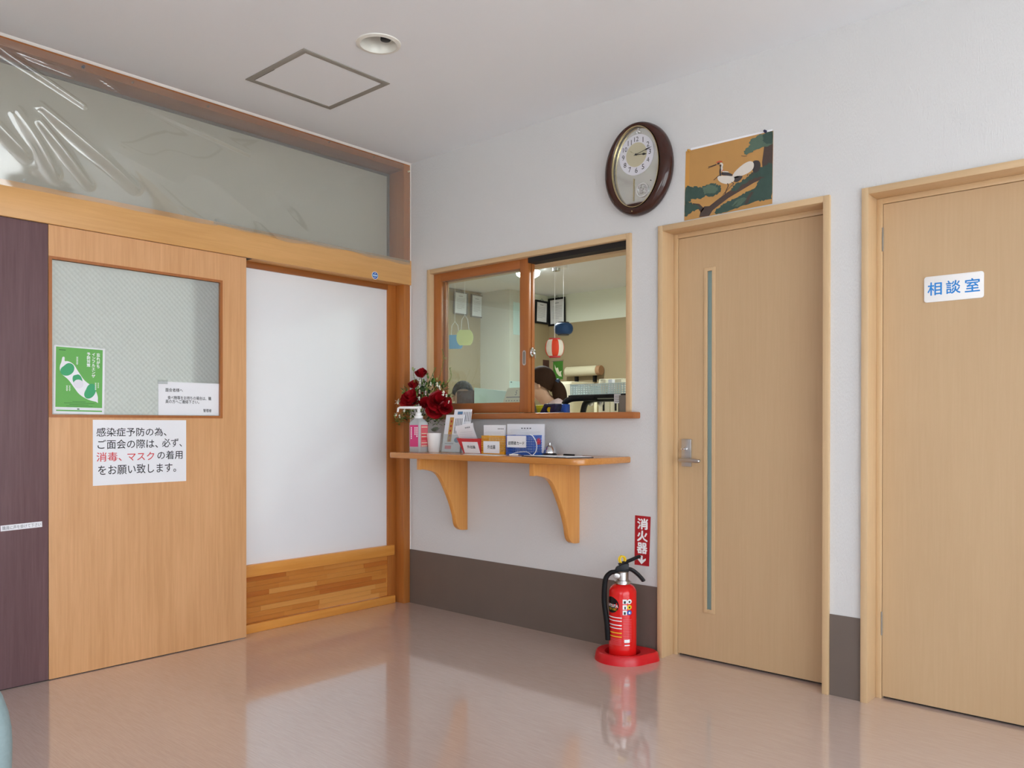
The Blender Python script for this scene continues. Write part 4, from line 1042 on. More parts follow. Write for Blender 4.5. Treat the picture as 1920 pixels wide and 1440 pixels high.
# ================================================================== PAPERS ON THE SLIDING DOORS
def poster():
    F0 = FLW(DXF-.0155)
    P = [at(98, 646, 0, -.014), at(194, 650, 0, -.014), at(197, 774, 0, -.014), at(100, 779, 0, -.014)]
    q = [F0.inv(p) for p in P]
    r = Vector((0, q[1][0]-q[0][0], q[1][1]-q[0][1]+.008)).normalized(); F = Fr(F0.p(q[3][0], gz0+.005), (0, .9995, -.012), (0, .012, .9995))
    W, Hh = .2145, .300
    t = thing('flu_poster', F.p(W/2, 0, .001), 'green and white flu prevention poster with a pea pod taped on the glass', 'poster')
    MB().rect(F, 0, W, 0, Hh, .0008, .0016).build('sheet', 'paper_white', t, smooth=0)
    mb = MB(); c = .0020
    X = lambda x: W*x; Z = lambda y: Hh*(1-y)                   # picture coordinates, y down
    mb.rect(F, X(.035), X(.955), Z(.905), Z(.02), c, None, 'poster_green')
    mb.rect(F, X(.05), X(.955), Z(.965), Z(.945), c, None, 'poster_green')
    mb.rect(F, X(.05), X(.955), Z(.929), Z(.9275), c, None, 'ink_soft')
    pod = smoothcurve([(.16,.17),(.20,.17),(.205,.225),(.27,.225),(.38,.27),(.47,.37),(.60,.50),(.78,.60),(.86,.72),(.86,.80),(.82,.81),(.66,.78),(.50,.71),(.40,.62),(.28,.50),(.14,.41),(.11,.32),(.14,.24)], 4, True)
    mb.slab(F, [(X(p.x), Z(p.y)) for p in [Vector((a.x, a.y)) for a in pod]], c+.0002, None, 'paper_white')
    pod2 = [(.78,.60),(.86,.72),(.87,.83),(.80,.80)]; mb.slab(F, [(X(a), Z(b)) for a, b in pod2], c+.00025, None, 'paper_white')
    def bean(cx, cy, rx, ry, rot):
        L = []
        for k in range(28):
            a = 2*PI*k/28; rr = 1-.22*math.exp(-((math.atan2(math.sin(a-PI/2), math.cos(a-PI/2)))/.6)**2)
            x, y = rx*rr*math.cos(a), ry*rr*math.sin(a); L.append((X(cx)+x*math.cos(rot)-y*math.sin(rot), Z(cy)+x*math.sin(rot)+y*math.cos(rot)))
        mb.slab(F, L, c+.0004, None, 'bean_green')
    bean(.255, .345, .032, .026, .75); bean(.455, .495, .020, .030, .3); bean(.705, .655, .036, .024, 1.15)
    mb.slab(F, ell(X(.475), Z(.555), .021, .020, 28), c+.0006, None, 'dial_white')
    for k, (x0, x1) in enumerate(((.36, .62), (.20, .80), (.30, .68), (.24, .76))): mb.rect(F, X(x0), X(x1), Z(.822+.022*k), Z(.817+.022*k), c+.0003, None, 'ink_darkgreen')
    mb.rect(F, X(.09), X(.22), Z(.068), Z(.058), c+.0003, None, 'ink_darkgreen'); mb.rect(F, X(.455), X(.50), Z(.938), Z(.922), c+.0003, None, 'ink_darkgreen')
    mb.build('print', None, t, smooth=0)
    col = lambda s_, x0, x1, y0, y1, b=.03, m_='ink_white': text('\n'.join(s_), F, X(x0), X(x1), Z(y1), Z(y0), c+.0005, m_, 'lettering', t, bold=b, align='CENTER')
    col('忘れがち', .83, .90, .075, .30); col('インフルエンザ', .735, .805, .075, .45); col('予防対策', .635, .705, .075, .29)
    # captions too small to read on the photograph: rows of short strokes
    mb = MB()
    for x0, x1, y0, y1, n_ in ((.425, .465, .15, .27, 5), (.855, .885, .525, .61, 3), (.80, .835, .525, .64, 5), (.29, .32, .585, .67, 3), (.235, .27, .585, .67, 3)):
        for k in range(n_):
            ya = y0+(y1-y0)*k/n_; yb_ = ya+(y1-y0)/n_*.72
            mb.rect(F, X(x0), X(x1), Z(ya+(yb_-ya)*.25), Z(ya), c+.0005); mb.rect(F, X(x0+.006), X(x1-.006), Z(yb_), Z(ya+(yb_-ya)*.55), c+.0005)
    mb.build('caption_strokes', 'ink_white', t, smooth=0)['kind'] = 'stuff'
poster()
def notice():
    F0 = FLW(DXF-.0155)
    a0, a1, b0, b1 = quadframe(F0, [at(297, 715, 0, -.014), at(410, 721, 0, -.014), at(412, 779, 0, -.014), at(297, 779, 0, -.014)])
    b0 = max(b0, gz0+.002); a1 = min(a1, gy1-.001)
    t = thing('visitor_notice', F0.p((a0+a1)/2, b0, .001), 'small white visitor notice taped in the lower right of the glass', 'notice')
    MB().rect(F0, a0, a1, b0, b1, .0008, .0016).build('sheet', 'paper_white', t, smooth=0)
    MB().rect(F0, a0-.004, a0+.045, b1-.012, b1+.008, .0017, .0019).build('tape', 'clear_plastic', t, smooth=0)
    W, Hh = a1-a0, b1-b0; X = lambda x: a0+W*x; Z = lambda y: b1-Hh*y
    for s_, x0, x1, y0, y1 in (('面会者様へ', .11, .39, .19, .30), ('食べ物等をお持ちの場合は、職', .145, .865, .42, .53), ('員の方へご連絡下さい。', .11, .66, .535, .645), ('管理者', .73, .87, .80, .90)):
        text(s_, F0, X(x0), X(x1), Z(y1), Z(y0), .0021, 'ink_black', 'lettering', t, bold=.01)
notice()
def mask_notice():
    F0 = FLW(DXF)
    P = [at(174, 788, 0, .001), at(349, 787, 0, .001), at(349, 901, 0, .001), at(174, 912, 0, .001)]
    a0, a1 = F0.inv(P[0])[0], F0.inv(P[1])[0]; b1 = (P[0].z+P[1].z)/2; b0 = (P[2].z+P[3].z)/2
    t = thing('mask_notice', F0.p((a0+a1)/2, b0, .0005), 'large white mask and disinfection notice taped on the brown sliding door', 'notice')
    MB().rect(F0, a0, a1, b0, b1, .0004, .0014).build('sheet', 'paper_white', t, smooth=0)
    # lettering boxes measured on the photograph, laid on the sheet
    def line(s_, m_, u0, u1, v0, v1):
        p = F0.inv(at(u0, v1, 0, .0014)); q_ = F0.inv(at(u1, v1, 0, .0014)); r_ = F0.inv(at((u0+u1)/2, v0, 0, .0014)); s2 = F0.inv(at((u0+u1)/2, v1, 0, .0014))
        text(s_, F0, p[0], q_[0], s2[1], r_[1], .0019, m_, 'lettering', t, bold=.006)
    line('感染症予防の為、', 'ink_black', 181, 312, 802, 818)
    line('ご面会の際は、', 'ink_black', 183, 296, 824, 841); line('必ず、', 'ink_black', 304, 341, 822, 838)
    line('消毒、', 'ink_red', 181, 228, 848, 865); line('マスク', 'ink_red', 239, 289, 848, 863); line('の着用', 'ink_black', 295, 342, 845, 861)
    line('をお願い致します。', 'ink_black', 184, 330, 870, 888)
mask_notice()
def strip():
    F0 = FLW(DXF-.001); P0, P1 = at(2, 990, 0, 0), at(79, 982, 0, 0); Pt = at(2, 986, 0, 0)
    P0 = at(1, 991, 0, 0); P1 = at(79, 982.5, 0, 0)
    d = P1-P0; ln = d.length; r = d.normalized(); F = Fr(P0+Vector((0, 0, 0)), r, Vector((1, 0, 0)).cross(r)); F.o.x = DXF-.001
    t = thing('label_strip', F.p(ln/2, -.012, .0005), 'narrow white lettered label strip on the maroon sliding leaf', 'label')
    MB().rect(F, 0, ln, -.0125, .0115, .0002, .0012).build('strip', 'paper_white', t, smooth=0)
    text('職員に声を掛けて下さい', F, ln*.04, ln*.97, -.0085, .0075, .0016, 'ink_grey', 'lettering', t)
strip()
def sticker():
    c = at(703, 516.5, 0, .010); F = Fr(c, (0, 1, 0), (0, 0, 1)); r = .0235
    t = thing('round_sticker', F.p(0, -r, .0008), 'small round blue maker sticker on the lintel beam', 'sticker')
    MB().slab(F, ell(0, 0, r, r, 32), .0002, .0010).build('disc', 'white_plastic', t)
    mb = MB(); mb.slab(F, ell(0, 0, r*.88, r*.88, 32), .0013, None, 'blue_plastic'); mb.rect(F, -r*.95, r*.95, -r*.26, r*.24, .0016, None, 'paper_blue')
    mb.slab(F, [(-r*.2, r*.42), (r*.2, r*.42), (0, r*.75)], .0016, None, 'paper_white')
    for k in range(4): mb.rect(F, -r*.68+r*.36*k, -r*.44+r*.36*k, -r*.13, r*.12, .0019, None, 'paper_white')
    mb.rect(F, -r*.5, r*.3, -r*.55, -r*.45, .0016, None, 'paper_white'); mb.build('print', None, t, smooth=0)
sticker()

# ================================================================== WALL CLOCK
def clock():
    F = FRW(0)
    ci = [at(1147, 312, 1, -.055), at(1235, 312, 1, -.055), at(1191, 236, 1, -.055), at(1191, 388, 1, -.055)]
    ix, iz = (ci[0].x+ci[1].x)/2, (ci[2].z+ci[3].z)/2; ia, ib = (ci[1].x-ci[0].x)/2, (ci[2].z-ci[3].z)/2
    xl, xr = at(1132, 315, 1, -.045).x, at(1262, 300, 1, -.02).x; zt, zb = at(1197, 227, 1, -.045).z, at(1190, 403, 1, -.045).z
    ox, oz, oa, ob = (xl+xr)/2, (zt+zb)/2, (xr-xl)/2, (zt-zb)/2
    ox = (ox+ix)/2
    t = thing('wall_clock', (ox, -.02, oz-ob), 'oval dark brown pendulum wall clock with a silver dial plate', 'clock')
    N = 72
    def ringpts(k, c):    # k 0 = outer edge, 1 = inner opening
        return [F.p((ox*(1-k)+ix*k)+(oa*(1-k)+ia*k)*math.cos(2*PI*i/N), (oz*(1-k)+iz*k)+(ob*(1-k)+ib*k)*math.sin(2*PI*i/N), c) for i in range(N)]
    mb = MB(); prof = [(.12, 0), (.0, .012), (-.0, .026), (.10, .042), (.30, .053), (.55, .058), (.80, .0575), (.97, .053), (1.0, .046), (1.0, .022)]
    rg = [[mb.bm.verts.new(p) for p in ringpts(k, c)] for k, c in prof]
    for a, b in zip(rg, rg[1:]):
        for i in range(N): mb.face([a[i], a[(i+1) % N], b[(i+1) % N], b[i]])
    mb.build('case', 'clock_wood', t, smooth=60)
    mb = MB(); mb.ring(F, ell(ix, iz, ia*1.0, ib*1.0, N), ell(ix, iz, ia*.975, ib*.983, N), .044, .056); mb.build('gold_rim', 'clock_gold', t)
    MB().slab(F, ell(ix, iz, ia, ib, N), .020, .036).build('mirror_plate', 'mirror_plate', t, smooth=0)
    dc = at(1193, 290, 1, -.040); dx, dz = dc.x, dc.z; R = .098
    dial = thing('x', (0, 0, 0), 'x', 'x') if False else None
    d = MB().slab(F, ell(dx, dz, R, R, 64), .036, .039).build('dial', 'dial_white', t)
    MB().slab(F, ell(dx, dz, R*.60, R*.60, 48), .039, .0396).build('dial_centre', 'dial_beige', d, smooth=0)
    for k in range(1, 13):
        a = PI/2-2*PI*k/12; x, z = dx+R*.77*math.cos(a), dz+R*.77*math.sin(a); w_ = .0125 if k > 9 else .0075
        text(str(k), F, x-w_, x+w_, z-.0125, z+.0125, .0394, 'ink_black', 'numeral', d, keep=True)
    def hand(name, u, v, w_, c, tail, mt='ink_black', lenk=1):
        tip = at(u, v, 1, -.042); v2 = Vector((tip.x-dx, tip.z-dz)); L = v2.length*lenk; v2.normalize(); n_ = Vector((-v2.y, v2.x))
        pt = lambda l, s_: (dx+v2.x*l+n_.x*s_, dz+v2.y*l+n_.y*s_)
        pts = [pt(-tail, -w_*.5), pt(L*.55, -w_*.4), pt(L*.68, -w_*1.7), pt(L*.80, -w_*1.2), pt(L, 0), pt(L*.80, w_*1.2), pt(L*.68, w_*1.7), pt(L*.55, w_*.4), pt(-tail, w_*.5)]
        MB().slab(F, pts, c, c+.001).build(name, mt, t, smooth=0)
    hand('hour_hand', 1212.5, 288, .0032, .041, .008); hand('minute_hand', 1222, 274.5, .0022, .0425, .012); hand('second_hand', 1181, 283.5, .0007, .044, .02, 'clock_gold')
    MB().slab(F, ell(dx, dz, .0045, .0045, 16), .039, .046).build('hub', 'ink_black', t)
    # pendulum, crystal wheel, top ornament
    p0, p1 = at(1188, 335, 1, -.042), at(1187, 377, 1, -.042)
    MB().tube([(p0.x, -.040, p0.z), (p1.x, -.040, p1.z)], .0022, 8).build('pendulum_rod', 'clock_gold', t)
    pc = at(1204, 356, 1, -.042)
    mb = MB(); mb.ring(F, ell(pc.x, pc.z, .034, .034, 32), ell(pc.x, pc.z, .029, .029, 32), .037, .043)
    rnd_ = random.Random(2)
    for k in range(16):
        a = rnd_.uniform(0, 2*PI); rr = rnd_.uniform(.003, .027); mb.ball(F.p(pc.x+rr*math.cos(a), pc.z+rr*math.sin(a), .040), rnd_.uniform(.004, .008), None, None, 6, 4)
    mb.build('crystal_wheel', 'crystal', t, smooth=0)
    tc_ = at(1196, 245, 1, -.042); mb = MB()
    for a, b, r_ in ((0, 0, .007), (-.009, -.006, .005), (.008, -.005, .006), (0, .009, .005), (-.004, -.012, .004)): mb.ball(F.p(tc_.x+a, tc_.z+b, .039), r_, None, None, 8, 6)
    mb.build('top_ornament', 'crystal', t)
    zl = at(1190, 381, 1, -.042).z
    bl = [(x, z) for x, z in ell(ix, iz, ia*.97, ib*.98, N) if z < zl]
    bl.sort(); MB().slab(F, bl, .036, .044).build('bottom_block', 'clock_wood', t)
    MB().rect(F, bl[0][0], bl[-1][0], max(b for _, b in bl), max(b for _, b in bl)+.004, .036, .045).build('silver_ledge', 'steel', t)
    q = at(1186, 396, 1, -.05); MB().ball((q.x, -.055, q.z), .004, .003, .004, 10, 8).build('indicator', 'clock_gold', t)
    for u, v in ((1153, 338), (1220, 338)): q = at(u, v, 1, -.037); MB().ball((q.x, -.037, q.z), .0025, None, None, 8, 6).build('screw', 'ink_black', t)
    MB().slab(F, ell(ix, iz, ia*.98, ib*.985, N), .054, None).build('glass', 'clear_plastic' if False else 'day_glass', t, smooth=0, recalc=False)
clock()

# ================================================================== CRANE PICTURE
def crane_picture():
    F = FRW(0)
    P = [at(1286, 284, 1, -.001), at(1450, 245, 1, -.001), at(1448, 382, 1, -.001), at(1283, 414, 1, -.001)]
    q = [F.inv(p) for p in P]
    def X(x, y):          # bilinear, x right, y down, 0..1
        tx, ty = [q[0][i]*(1-x)+q[1][i]*x for i in (0, 1)], [q[3][i]*(1-x)+q[2][i]*x for i in (0, 1)]
        return tuple(tx[i]*(1-y)+ty[i]*y for i in (0, 1))
    b0 = min(q[2][1], q[3][1])
    t = thing('crane_picture', F.p((q[0][0]+q[1][0])/2, b0, .001), 'gold paper picture of white cranes on a pine branch above the door', 'picture')
    corners = [X(0, 1), X(1, 1), X(1, 0), X(0, 0)]
    MB().slab(F, corners, .0004, .0014).build('sheet', 'gold_paper', t, smooth=0)
    mb = MB()
    def P_(pts, m_, lv, curve=3, closed=True):
        if curve: pts = [(p.x, p.y) for p in smoothcurve(pts, curve, True)]
        pts = [(min(.998, max(.002, a)), min(.998, max(.002, b))) for a, b in pts]
        mb.slab(F, [X(a, b) for a, b in pts], .0016+.00012*lv, None, m_)
    def line(pts, w_, m_, lv):
        P2 = smoothcurve(pts, 4); Lp, Rp = [], []
        for i, p in enumerate(P2):
            d = (P2[min(i+1, len(P2)-1)]-P2[max(0, i-1)]); d.normalize(); n_ = Vector((-d.y, d.x))*w_*.5; Lp.append(p+n_); Rp.append(p-n_)
        P_([(p.x, p.y) for p in Lp+Rp[::-1]], m_, lv, 0)
    P_([(0, 0), (.05, 0), (.05, .55), (0, .55)], 'gold_edge', 0, 0)
    # trunk and boughs
    P_([(.905, .19), (1, .17), (1, .62), (.90, .62), (.885, .4)], 'bark_brown', 1, 0)
    P_([(.18, .99), (.20, .90), (.24, .85), (.30, .86), (.38, .80), (.50, .72), (.65, .645), (.80, .585), (.92, .56), (.93, .62), (.80, .66), (.66, .73), (.52, .80), (.42, .87), (.34, .93), (.30, 1.0)], 'bark_brown', 2, 0)
    P_([(.24, .88), (.18, .80), (.10, .77), (.10, .81), (.16, .85), (.20, .93)], 'bark_brown', 2, 0)
    # foliage pads with ragged edges
    rnd_ = random.Random(4)
    def pad(pts, m_, lv, rag=.012):
        pts = [(p.x, p.y) for p in smoothcurve(pts, 5, True)]
        P_([(a+rnd_.uniform(-rag, rag), b+rnd_.uniform(-rag, rag)) for a, b in pts], m_, lv, 0)
    pad([(.76, .06), (.84, .02), (.97, .0), (1.0, .04), (1.0, .17), (.94, .20), (.86, .20), (.76, .235), (.70, .235), (.69, .19), (.74, .14)], 'pine_light', 3)
    pad([(.90, .02), (.99, .0), (1.0, .16), (.93, .16), (.89, .10)], 'pine_green', 4)
    pad([(0, .525), (.07, .53), (.14, .55), (.20, .57), (.26, .55), (.34, .55), (.40, .59), (.44, .65), (.40, .71), (.32, .73), (.26, .70), (.20, .74), (.12, .71), (.04, .74), (0, .73)], 'pine_green', 3)
    pad([(.22, .58), (.30, .56), (.38, .60), (.40, .66), (.32, .69), (.24, .66)], 'pine_light', 4)
    pad([(0, .76), (.06, .75), (.14, .80), (.19, .85), (.13, .88), (.06, .91), (0, .93)], 'pine_green', 3)
    pad([(.54, .70), (.58, .64), (.66, .60), (.72, .56), (.80, .50), (.90, .46), (1.0, .44), (1.0, .60), (.90, .60), (.80, .60), (.70, .64), (.60, .72)], 'pine_green', 4)
    pad([(.36, .97), (.42, .90), (.50, .86), (.60, .82), (.70, .78), (.80, .74), (.86, .64), (.95, .60), (1.0, .60), (1.0, .90), (.90, .93), (.80, .93), (.66, .96), (.52, .98), (.42, 1.0)], 'pine_green', 3)
    pad([(.56, .90), (.66, .84), (.72, .86), (.66, .93), (.58, .95)], 'pine_light', 4)
    P_([(.70, .93), (.73, .84), (.77, .78), (.80, .79), (.76, .86), (.74, .93)], 'bark_brown', 5, 0)
    line([(.655, .245), (.69, .262), (.72, .265)], .006, 'bark_brown', 4)
    # cranes
    P_([(.79, .36), (.85, .37), (.87, .44), (.85, .51), (.80, .52), (.78, .45)], 'crane_black', 5)
    P_([(.58, .46), (.64, .40), (.70, .36), (.76, .35), (.795, .39), (.79, .46), (.74, .505), (.66, .53), (.60, .54), (.56, .52)], 'crane_white', 6)
    P_([(.58, .52), (.67, .53), (.66, .57), (.62, .60), (.58, .585)], 'crane_black', 6)
    P_([(.40, .46), (.47, .475), (.55, .50), (.585, .54), (.57, .585), (.51, .60), (.45, .575), (.405, .53), (.39, .49)], 'crane_white', 7)
    P_([(.44, .42), (.50, .435), (.56, .48), (.55, .50), (.50, .48), (.44, .455)], 'crane_black', 8)
    P_([(.45, .405), (.50, .42), (.52, .44), (.46, .43)], 'crane_white', 8)
    line([(.425, .465), (.418, .40), (.425, .34), (.415, .305)], .018, 'crane_black', 9); line([(.445, .405), (.437, .35), (.443, .31), (.42, .285)], .020, 'crane_white', 10)
    line([(.385, .285), (.41, .28)], .026, 'crane_black', 9)
    line([(.375, .288), (.32, .297), (.28, .300)], .010, 'bark_brown', 10); line([(.375, .296), (.32, .308), (.275, .318)], .007, 'bark_brown', 10)
    line([(.375, .262), (.41, .257), (.44, .268)], .014, 'crane_red', 11); line([(.44, .395), (.458, .39)], .012, 'crane_red', 11)
    line([(.42, .445), (.38, .475), (.345, .505)], .009, 'bark_brown', 10)
    line([(.505, .59), (.515, .63), (.495, .68), (.48, .735)], .010, 'bark_brown', 9); line([(.55, .585), (.575, .615), (.545, .645)], .009, 'bark_brown', 9); line([(.545, .645), (.50, .69), (.47, .72), (.455, .745)], .006, 'bark_brown', 9)
    line([(.735, .52), (.725, .55)], .008, 'bark_brown', 9); line([(.77, .51), (.79, .53), (.77, .55)], .008, 'bark_brown', 9)
    mb.build('print', None, t, smooth=0)
    MB().slab(F, [X(.06, .0), X(.99, .0), X(.99, -.025), X(.06, -.03)], .0004, .0014).build('white_margin', 'paper_white', t, smooth=0)
    p = at(1293, 283, 1, -.002); pin(Vector((p.x, -.0016, p.z)), (0, -1, 0), 'flyer_gold', 'orange push pin at the left top of the crane picture', r=.0065)
    p = at(1436, 247, 1, -.002); pin(Vector((p.x, -.0016, p.z)), (0, -1, 0), 'navy_plastic', 'dark blue push pin at the right top of the crane picture', r=.0065)
crane_picture()

# ================================================================== FIRE EXTINGUISHER, STAND, SIGN
EX = Vector((1.688, -.148, 0))
def extinguisher():
    # stand
    M0 = Matrix.Translation(EX)
    t = thing('extinguisher_stand', (EX.x, EX.y, 0), 'red plastic floor stand under the fire extinguisher', 'stand')
    def loop(k, cut=0):                           # rounded body drawn out to a blunt corner at the back right
        P = []
        for i in range(64):
            a = 2*PI*i/64; r = .134*k
            d1 = math.exp(-(((a-math.radians(40)+PI) % (2*PI)-PI)/.42)**2)*.052*k
            P.append((EX.x-.004+(r+d1)*math.cos(a)*.985, min(-.006, EX.y+(r+d1)*math.sin(a)*.93)))
        return P
    mb = MB(); FZ = Fr((0, 0, 0), (1, 0, 0), (0, 1, 0))
    prof = [(1.0, 0), (.985, .012), (.95, .036), (.90, .043), (.78, .041)]
    rings = [[mb.bm.verts.new((x, y, z)) for x, y in loop(k)] for k, z in prof]
    inner = [[mb.bm.verts.new((EX.x+r*math.cos(2*PI*i/64), EX.y+r*math.sin(2*PI*i/64), z)) for i in range(64)] for r, z in ((.086, .039), (.080, .020), (.078, .008))]
    rings += inner
    for a, b in zip(rings, rings[1:]):
        for i in range(64): mb.face([a[i], a[(i+1) % 64], b[(i+1) % 64], b[i]])
    mb.face(rings[-1]); mb.face(rings[0][::-1])
    mb.build('tray', 'red_plastic', t, smooth=40)
    # cylinder
    t = thing('fire_extinguisher', (EX.x, EX.y, .008), 'red fire extinguisher with a black hose standing by the door', 'fire extinguisher')
    zb = .008; R = .0655; SZ = .885; t.scale = (1, 1, SZ)
    M = Matrix.Translation((EX.x, EX.y, zb))
    MB().lathe([(.05, 0), (.060, .002), (.0645, .012), (R, .026), (R, .345), (R*.985, .362), (R*.90, .378), (R*.72, .391), (R*.5, .398), (.03, .400)], M, 48).build('cylinder', 'red_lacquer', t)
    MB().lathe([(.033, .398), (.033, .418), (.028, .420), (.028, .462), (.024, .466)], M, 32).build('neck_collar', 'steel', t)
    mb = MB(); mb.ring(Fr((EX.x, EX.y, zb+.404), (1, 0, 0), (0, 1, 0)), ell(0, 0, .040, .040, 32), ell(0, 0, .030, .030, 32), 0, .010); mb.build('neck_ring', 'steel', t)
    d = rt.copy(); d.z = 0; d.normalize()          # handle lies along the picture's horizontal
    D = lambda a, z, b=0: Vector((EX.x, EX.y, zb+z))+d*a+Vector((-d.y, d.x, 0))*b
    FH = Fr(D(0, 0), d, (0, 0, 1))
    MB().slab(FH, [(-.030, .462), (.028, .462), (.028, .508), (.004, .508), (-.030, .488), (-.036, .475)], -.014, .014).build('valve_head', 'black_plastic', t, bev=.003)
    P = smoothcurve([D(-.018, .497), D(.01, .512), D(.045, .528), D(.085, .548)], 6)
    MB().tube(P, .009, 10, rr=[.014]*6+[.0125]*(len(P)-8)+[.011, .008], flat=.75).build('top_lever', 'black_plastic', t)
    P = smoothcurve([D(.015, .476), D(.04, .474), D(.068, .452), D(.092, .424), D(.100, .410)], 6)
    MB().tube(P, .010, 10, rr=[.015]*6+[.0145]*(len(P)-8)+[.012, .008], flat=.75).build('carry_handle', 'black_plastic', t)
    mb = MB(); c = D(-.006, .528); P = [c+d*.013*math.cos(2*PI*i/24)+Vector((0, 0, .019*math.sin(2*PI*i/24))) for i in range(25)]
    mb.tube(P, .0042, 8, cap=False); P2 = [p+Vector((-d.y, d.x, 0))*-.006+d*.006 for p in P]; mb.tube(P2, .0038, 8, cap=False); mb.build('safety_ring', 'ring_yellow', t)
    mb = MB(); g = D(-.030, .446, -.020); mb.tube([g, g-Vector((-d.y, d.x, 0))*.018-d*.004], .0155, 20); mb.build('pressure_gauge', 'steel', t, bev=.002)
    MB().tube([D(-.05, .472), D(-.02, .470)], .003, 8).build('gauge_pin', 'steel', t)
    P = smoothcurve([D(-.028, .462), D(-.055, .458), D(-.078, .432), D(-.086, .385), D(-.088, .30), D(-.080, .22, -.01), D(-.0735, .15, -.014), D(-.071, .10, -.014)], 6)
    MB().tube(P, .0125, 12, rr=[.0125]*(len(P)-8)+[.0135]*8).build('hose', 'black_rubber', t)
    # curved label areas: patches just outside the cylinder
    view = (CAM-EX); va = math.atan2(view.y, view.x)
    def patch(name, s0, s1, z0, z1, m_, off, n_=10, parent=None):
        """s = offset across the front in cylinder radii -1..1 seen from the room"""
        mb = MB(); a0, a1 = va+math.asin(s0), va+math.asin(s1)
        mb.grid(lambda u, v: Vector((EX.x+(R+off)*math.cos(a0+(a1-a0)*u), EX.y+(R+off)*math.sin(a0+(a1-a0)*u), zb+z0+(z1-z0)*v)), n_, 1)
        return mb.build(name, m_, parent or t, smooth=60)
    zpx = lambda v: (at(1171, v, 1, EX.y-.03).z-zb)/SZ
    # round black maker label on the left
    cz, cr = zpx(1134.5), .043; sa = va-math.asin(.80)
    mb = MB(); ctr = mb.bm.verts.new((EX.x+(R+.0006)*math.cos(sa), EX.y+(R+.0006)*math.sin(sa), zb+cz)); ringv = []
    for i in range(36):
        a = sa+cr*math.cos(2*PI*i/36)/R; ringv.append(mb.bm.verts.new((EX.x+(R+.0006)*math.cos(a), EX.y+(R+.0006)*math.sin(a), zb+cz+cr*math.sin(2*PI*i/36))))
    mid = []
    for i in range(36):
        a = sa+cr*.5*math.cos(2*PI*i/36)/R; mid.append(mb.bm.verts.new((EX.x+(R+.0006)*math.cos(a), EX.y+(R+.0006)*math.sin(a), zb+cz+cr*.5*math.sin(2*PI*i/36))))
    for i in range(36): mb.face([ctr, mid[i], mid[(i+1) % 36]]); mb.face([mid[i], ringv[i], ringv[(i+1) % 36], mid[(i+1) % 36]])
    mb.build('round_label', 'black_plastic', t, smooth=60)
    def ctext(s_, sc_, width, z0, z1, m_, bold=.02):
        """lettering wrapped on the cylinder, centred at arc offset sc_"""
        o = text(s_, Fr((0, 0, 0), (1, 0, 0), (0, 1, 0)), -width/2, width/2, z0, z1, 0, m_, 'lettering', None, bold)
        base = world_loc(t)
        for v in o.data.vertices:
            a = sc_+v.co.x/R; z = v.co.y; v.co = Vector((EX.x+(R+.0011)*math.cos(a), EX.y+(R+.0011)*math.sin(a), zb+z))-base
        o.parent = t
    ctext('HATSUTA', sa+.06, .070, cz-.011, cz+.004, 'ink_white', .03); ctext('PEP-10C', sa+.10, .052, cz-.028, cz-.016, 'ring_yellow', .01)
    # pictograms: six small tiles
    for r_, zc in enumerate((zpx(1126.5), zpx(1137), zpx(1147))):
        patch('pictogram', .0, .30, zc-.012, zc+.012, 'ink_white', .0008, 6); patch('pictogram_mark', .08+.04*(r_ == 1), .22, zc-.010, zc+.004, 'ink_black', .0011, 4)
        c2 = ['ink_white', 'ring_yellow', 'blue_plastic'][r_]
        mb = MB(); pa_ = va+math.asin(.47); V = [(pa_+.0125*math.cos(2*PI*i/20)/R, zc+.0125*math.sin(2*PI*i/20)) for i in range(20)]
        mb.face([mb.bm.verts.new((EX.x+(R+.0009)*math.cos(a), EX.y+(R+.0009)*math.sin(a), zb+z)) for a, z in V]); mb.build('pictogram', c2, t, smooth=0)
        patch('pictogram_mark', .42, .53, zc-.006, zc+.004, 'ink_black' if r_ < 2 else 'ink_white', .0013, 3)
    # stripes of small print
    for v, m_, hgt in ((1157, 'ink_white', .0045), (1163, 'ink_white', .0045), (1171, 'ink_white', .005), (1177, 'ink_white', .0045), (1185.5, 'ring_yellow', .005), (1192.5, 'ring_yellow', .005)):
        z = zpx(v); patch('print_stripe', -.97, -.06, z-hgt/2, z+hgt/2, m_, .0008, 10)
    for k in range(14):
        z = zpx(1160+3.1*k); patch('print_line', .04, .62, z-.001, z+.0012, 'salmon_label', .0008, 5)
    for k in range(6):
        z = zpx(1197+2.2*k); patch('print_line', -.90, -.08, z-.0008, z+.0008, 'salmon_label', .0008, 5)
    patch('print_box', .12, .50, zpx(1203), zpx(1197), 'ink_white', .0009, 5); patch('print_line', .14, .50, zpx(1209), zpx(1207), 'ink_white', .0009, 5)
extinguisher()
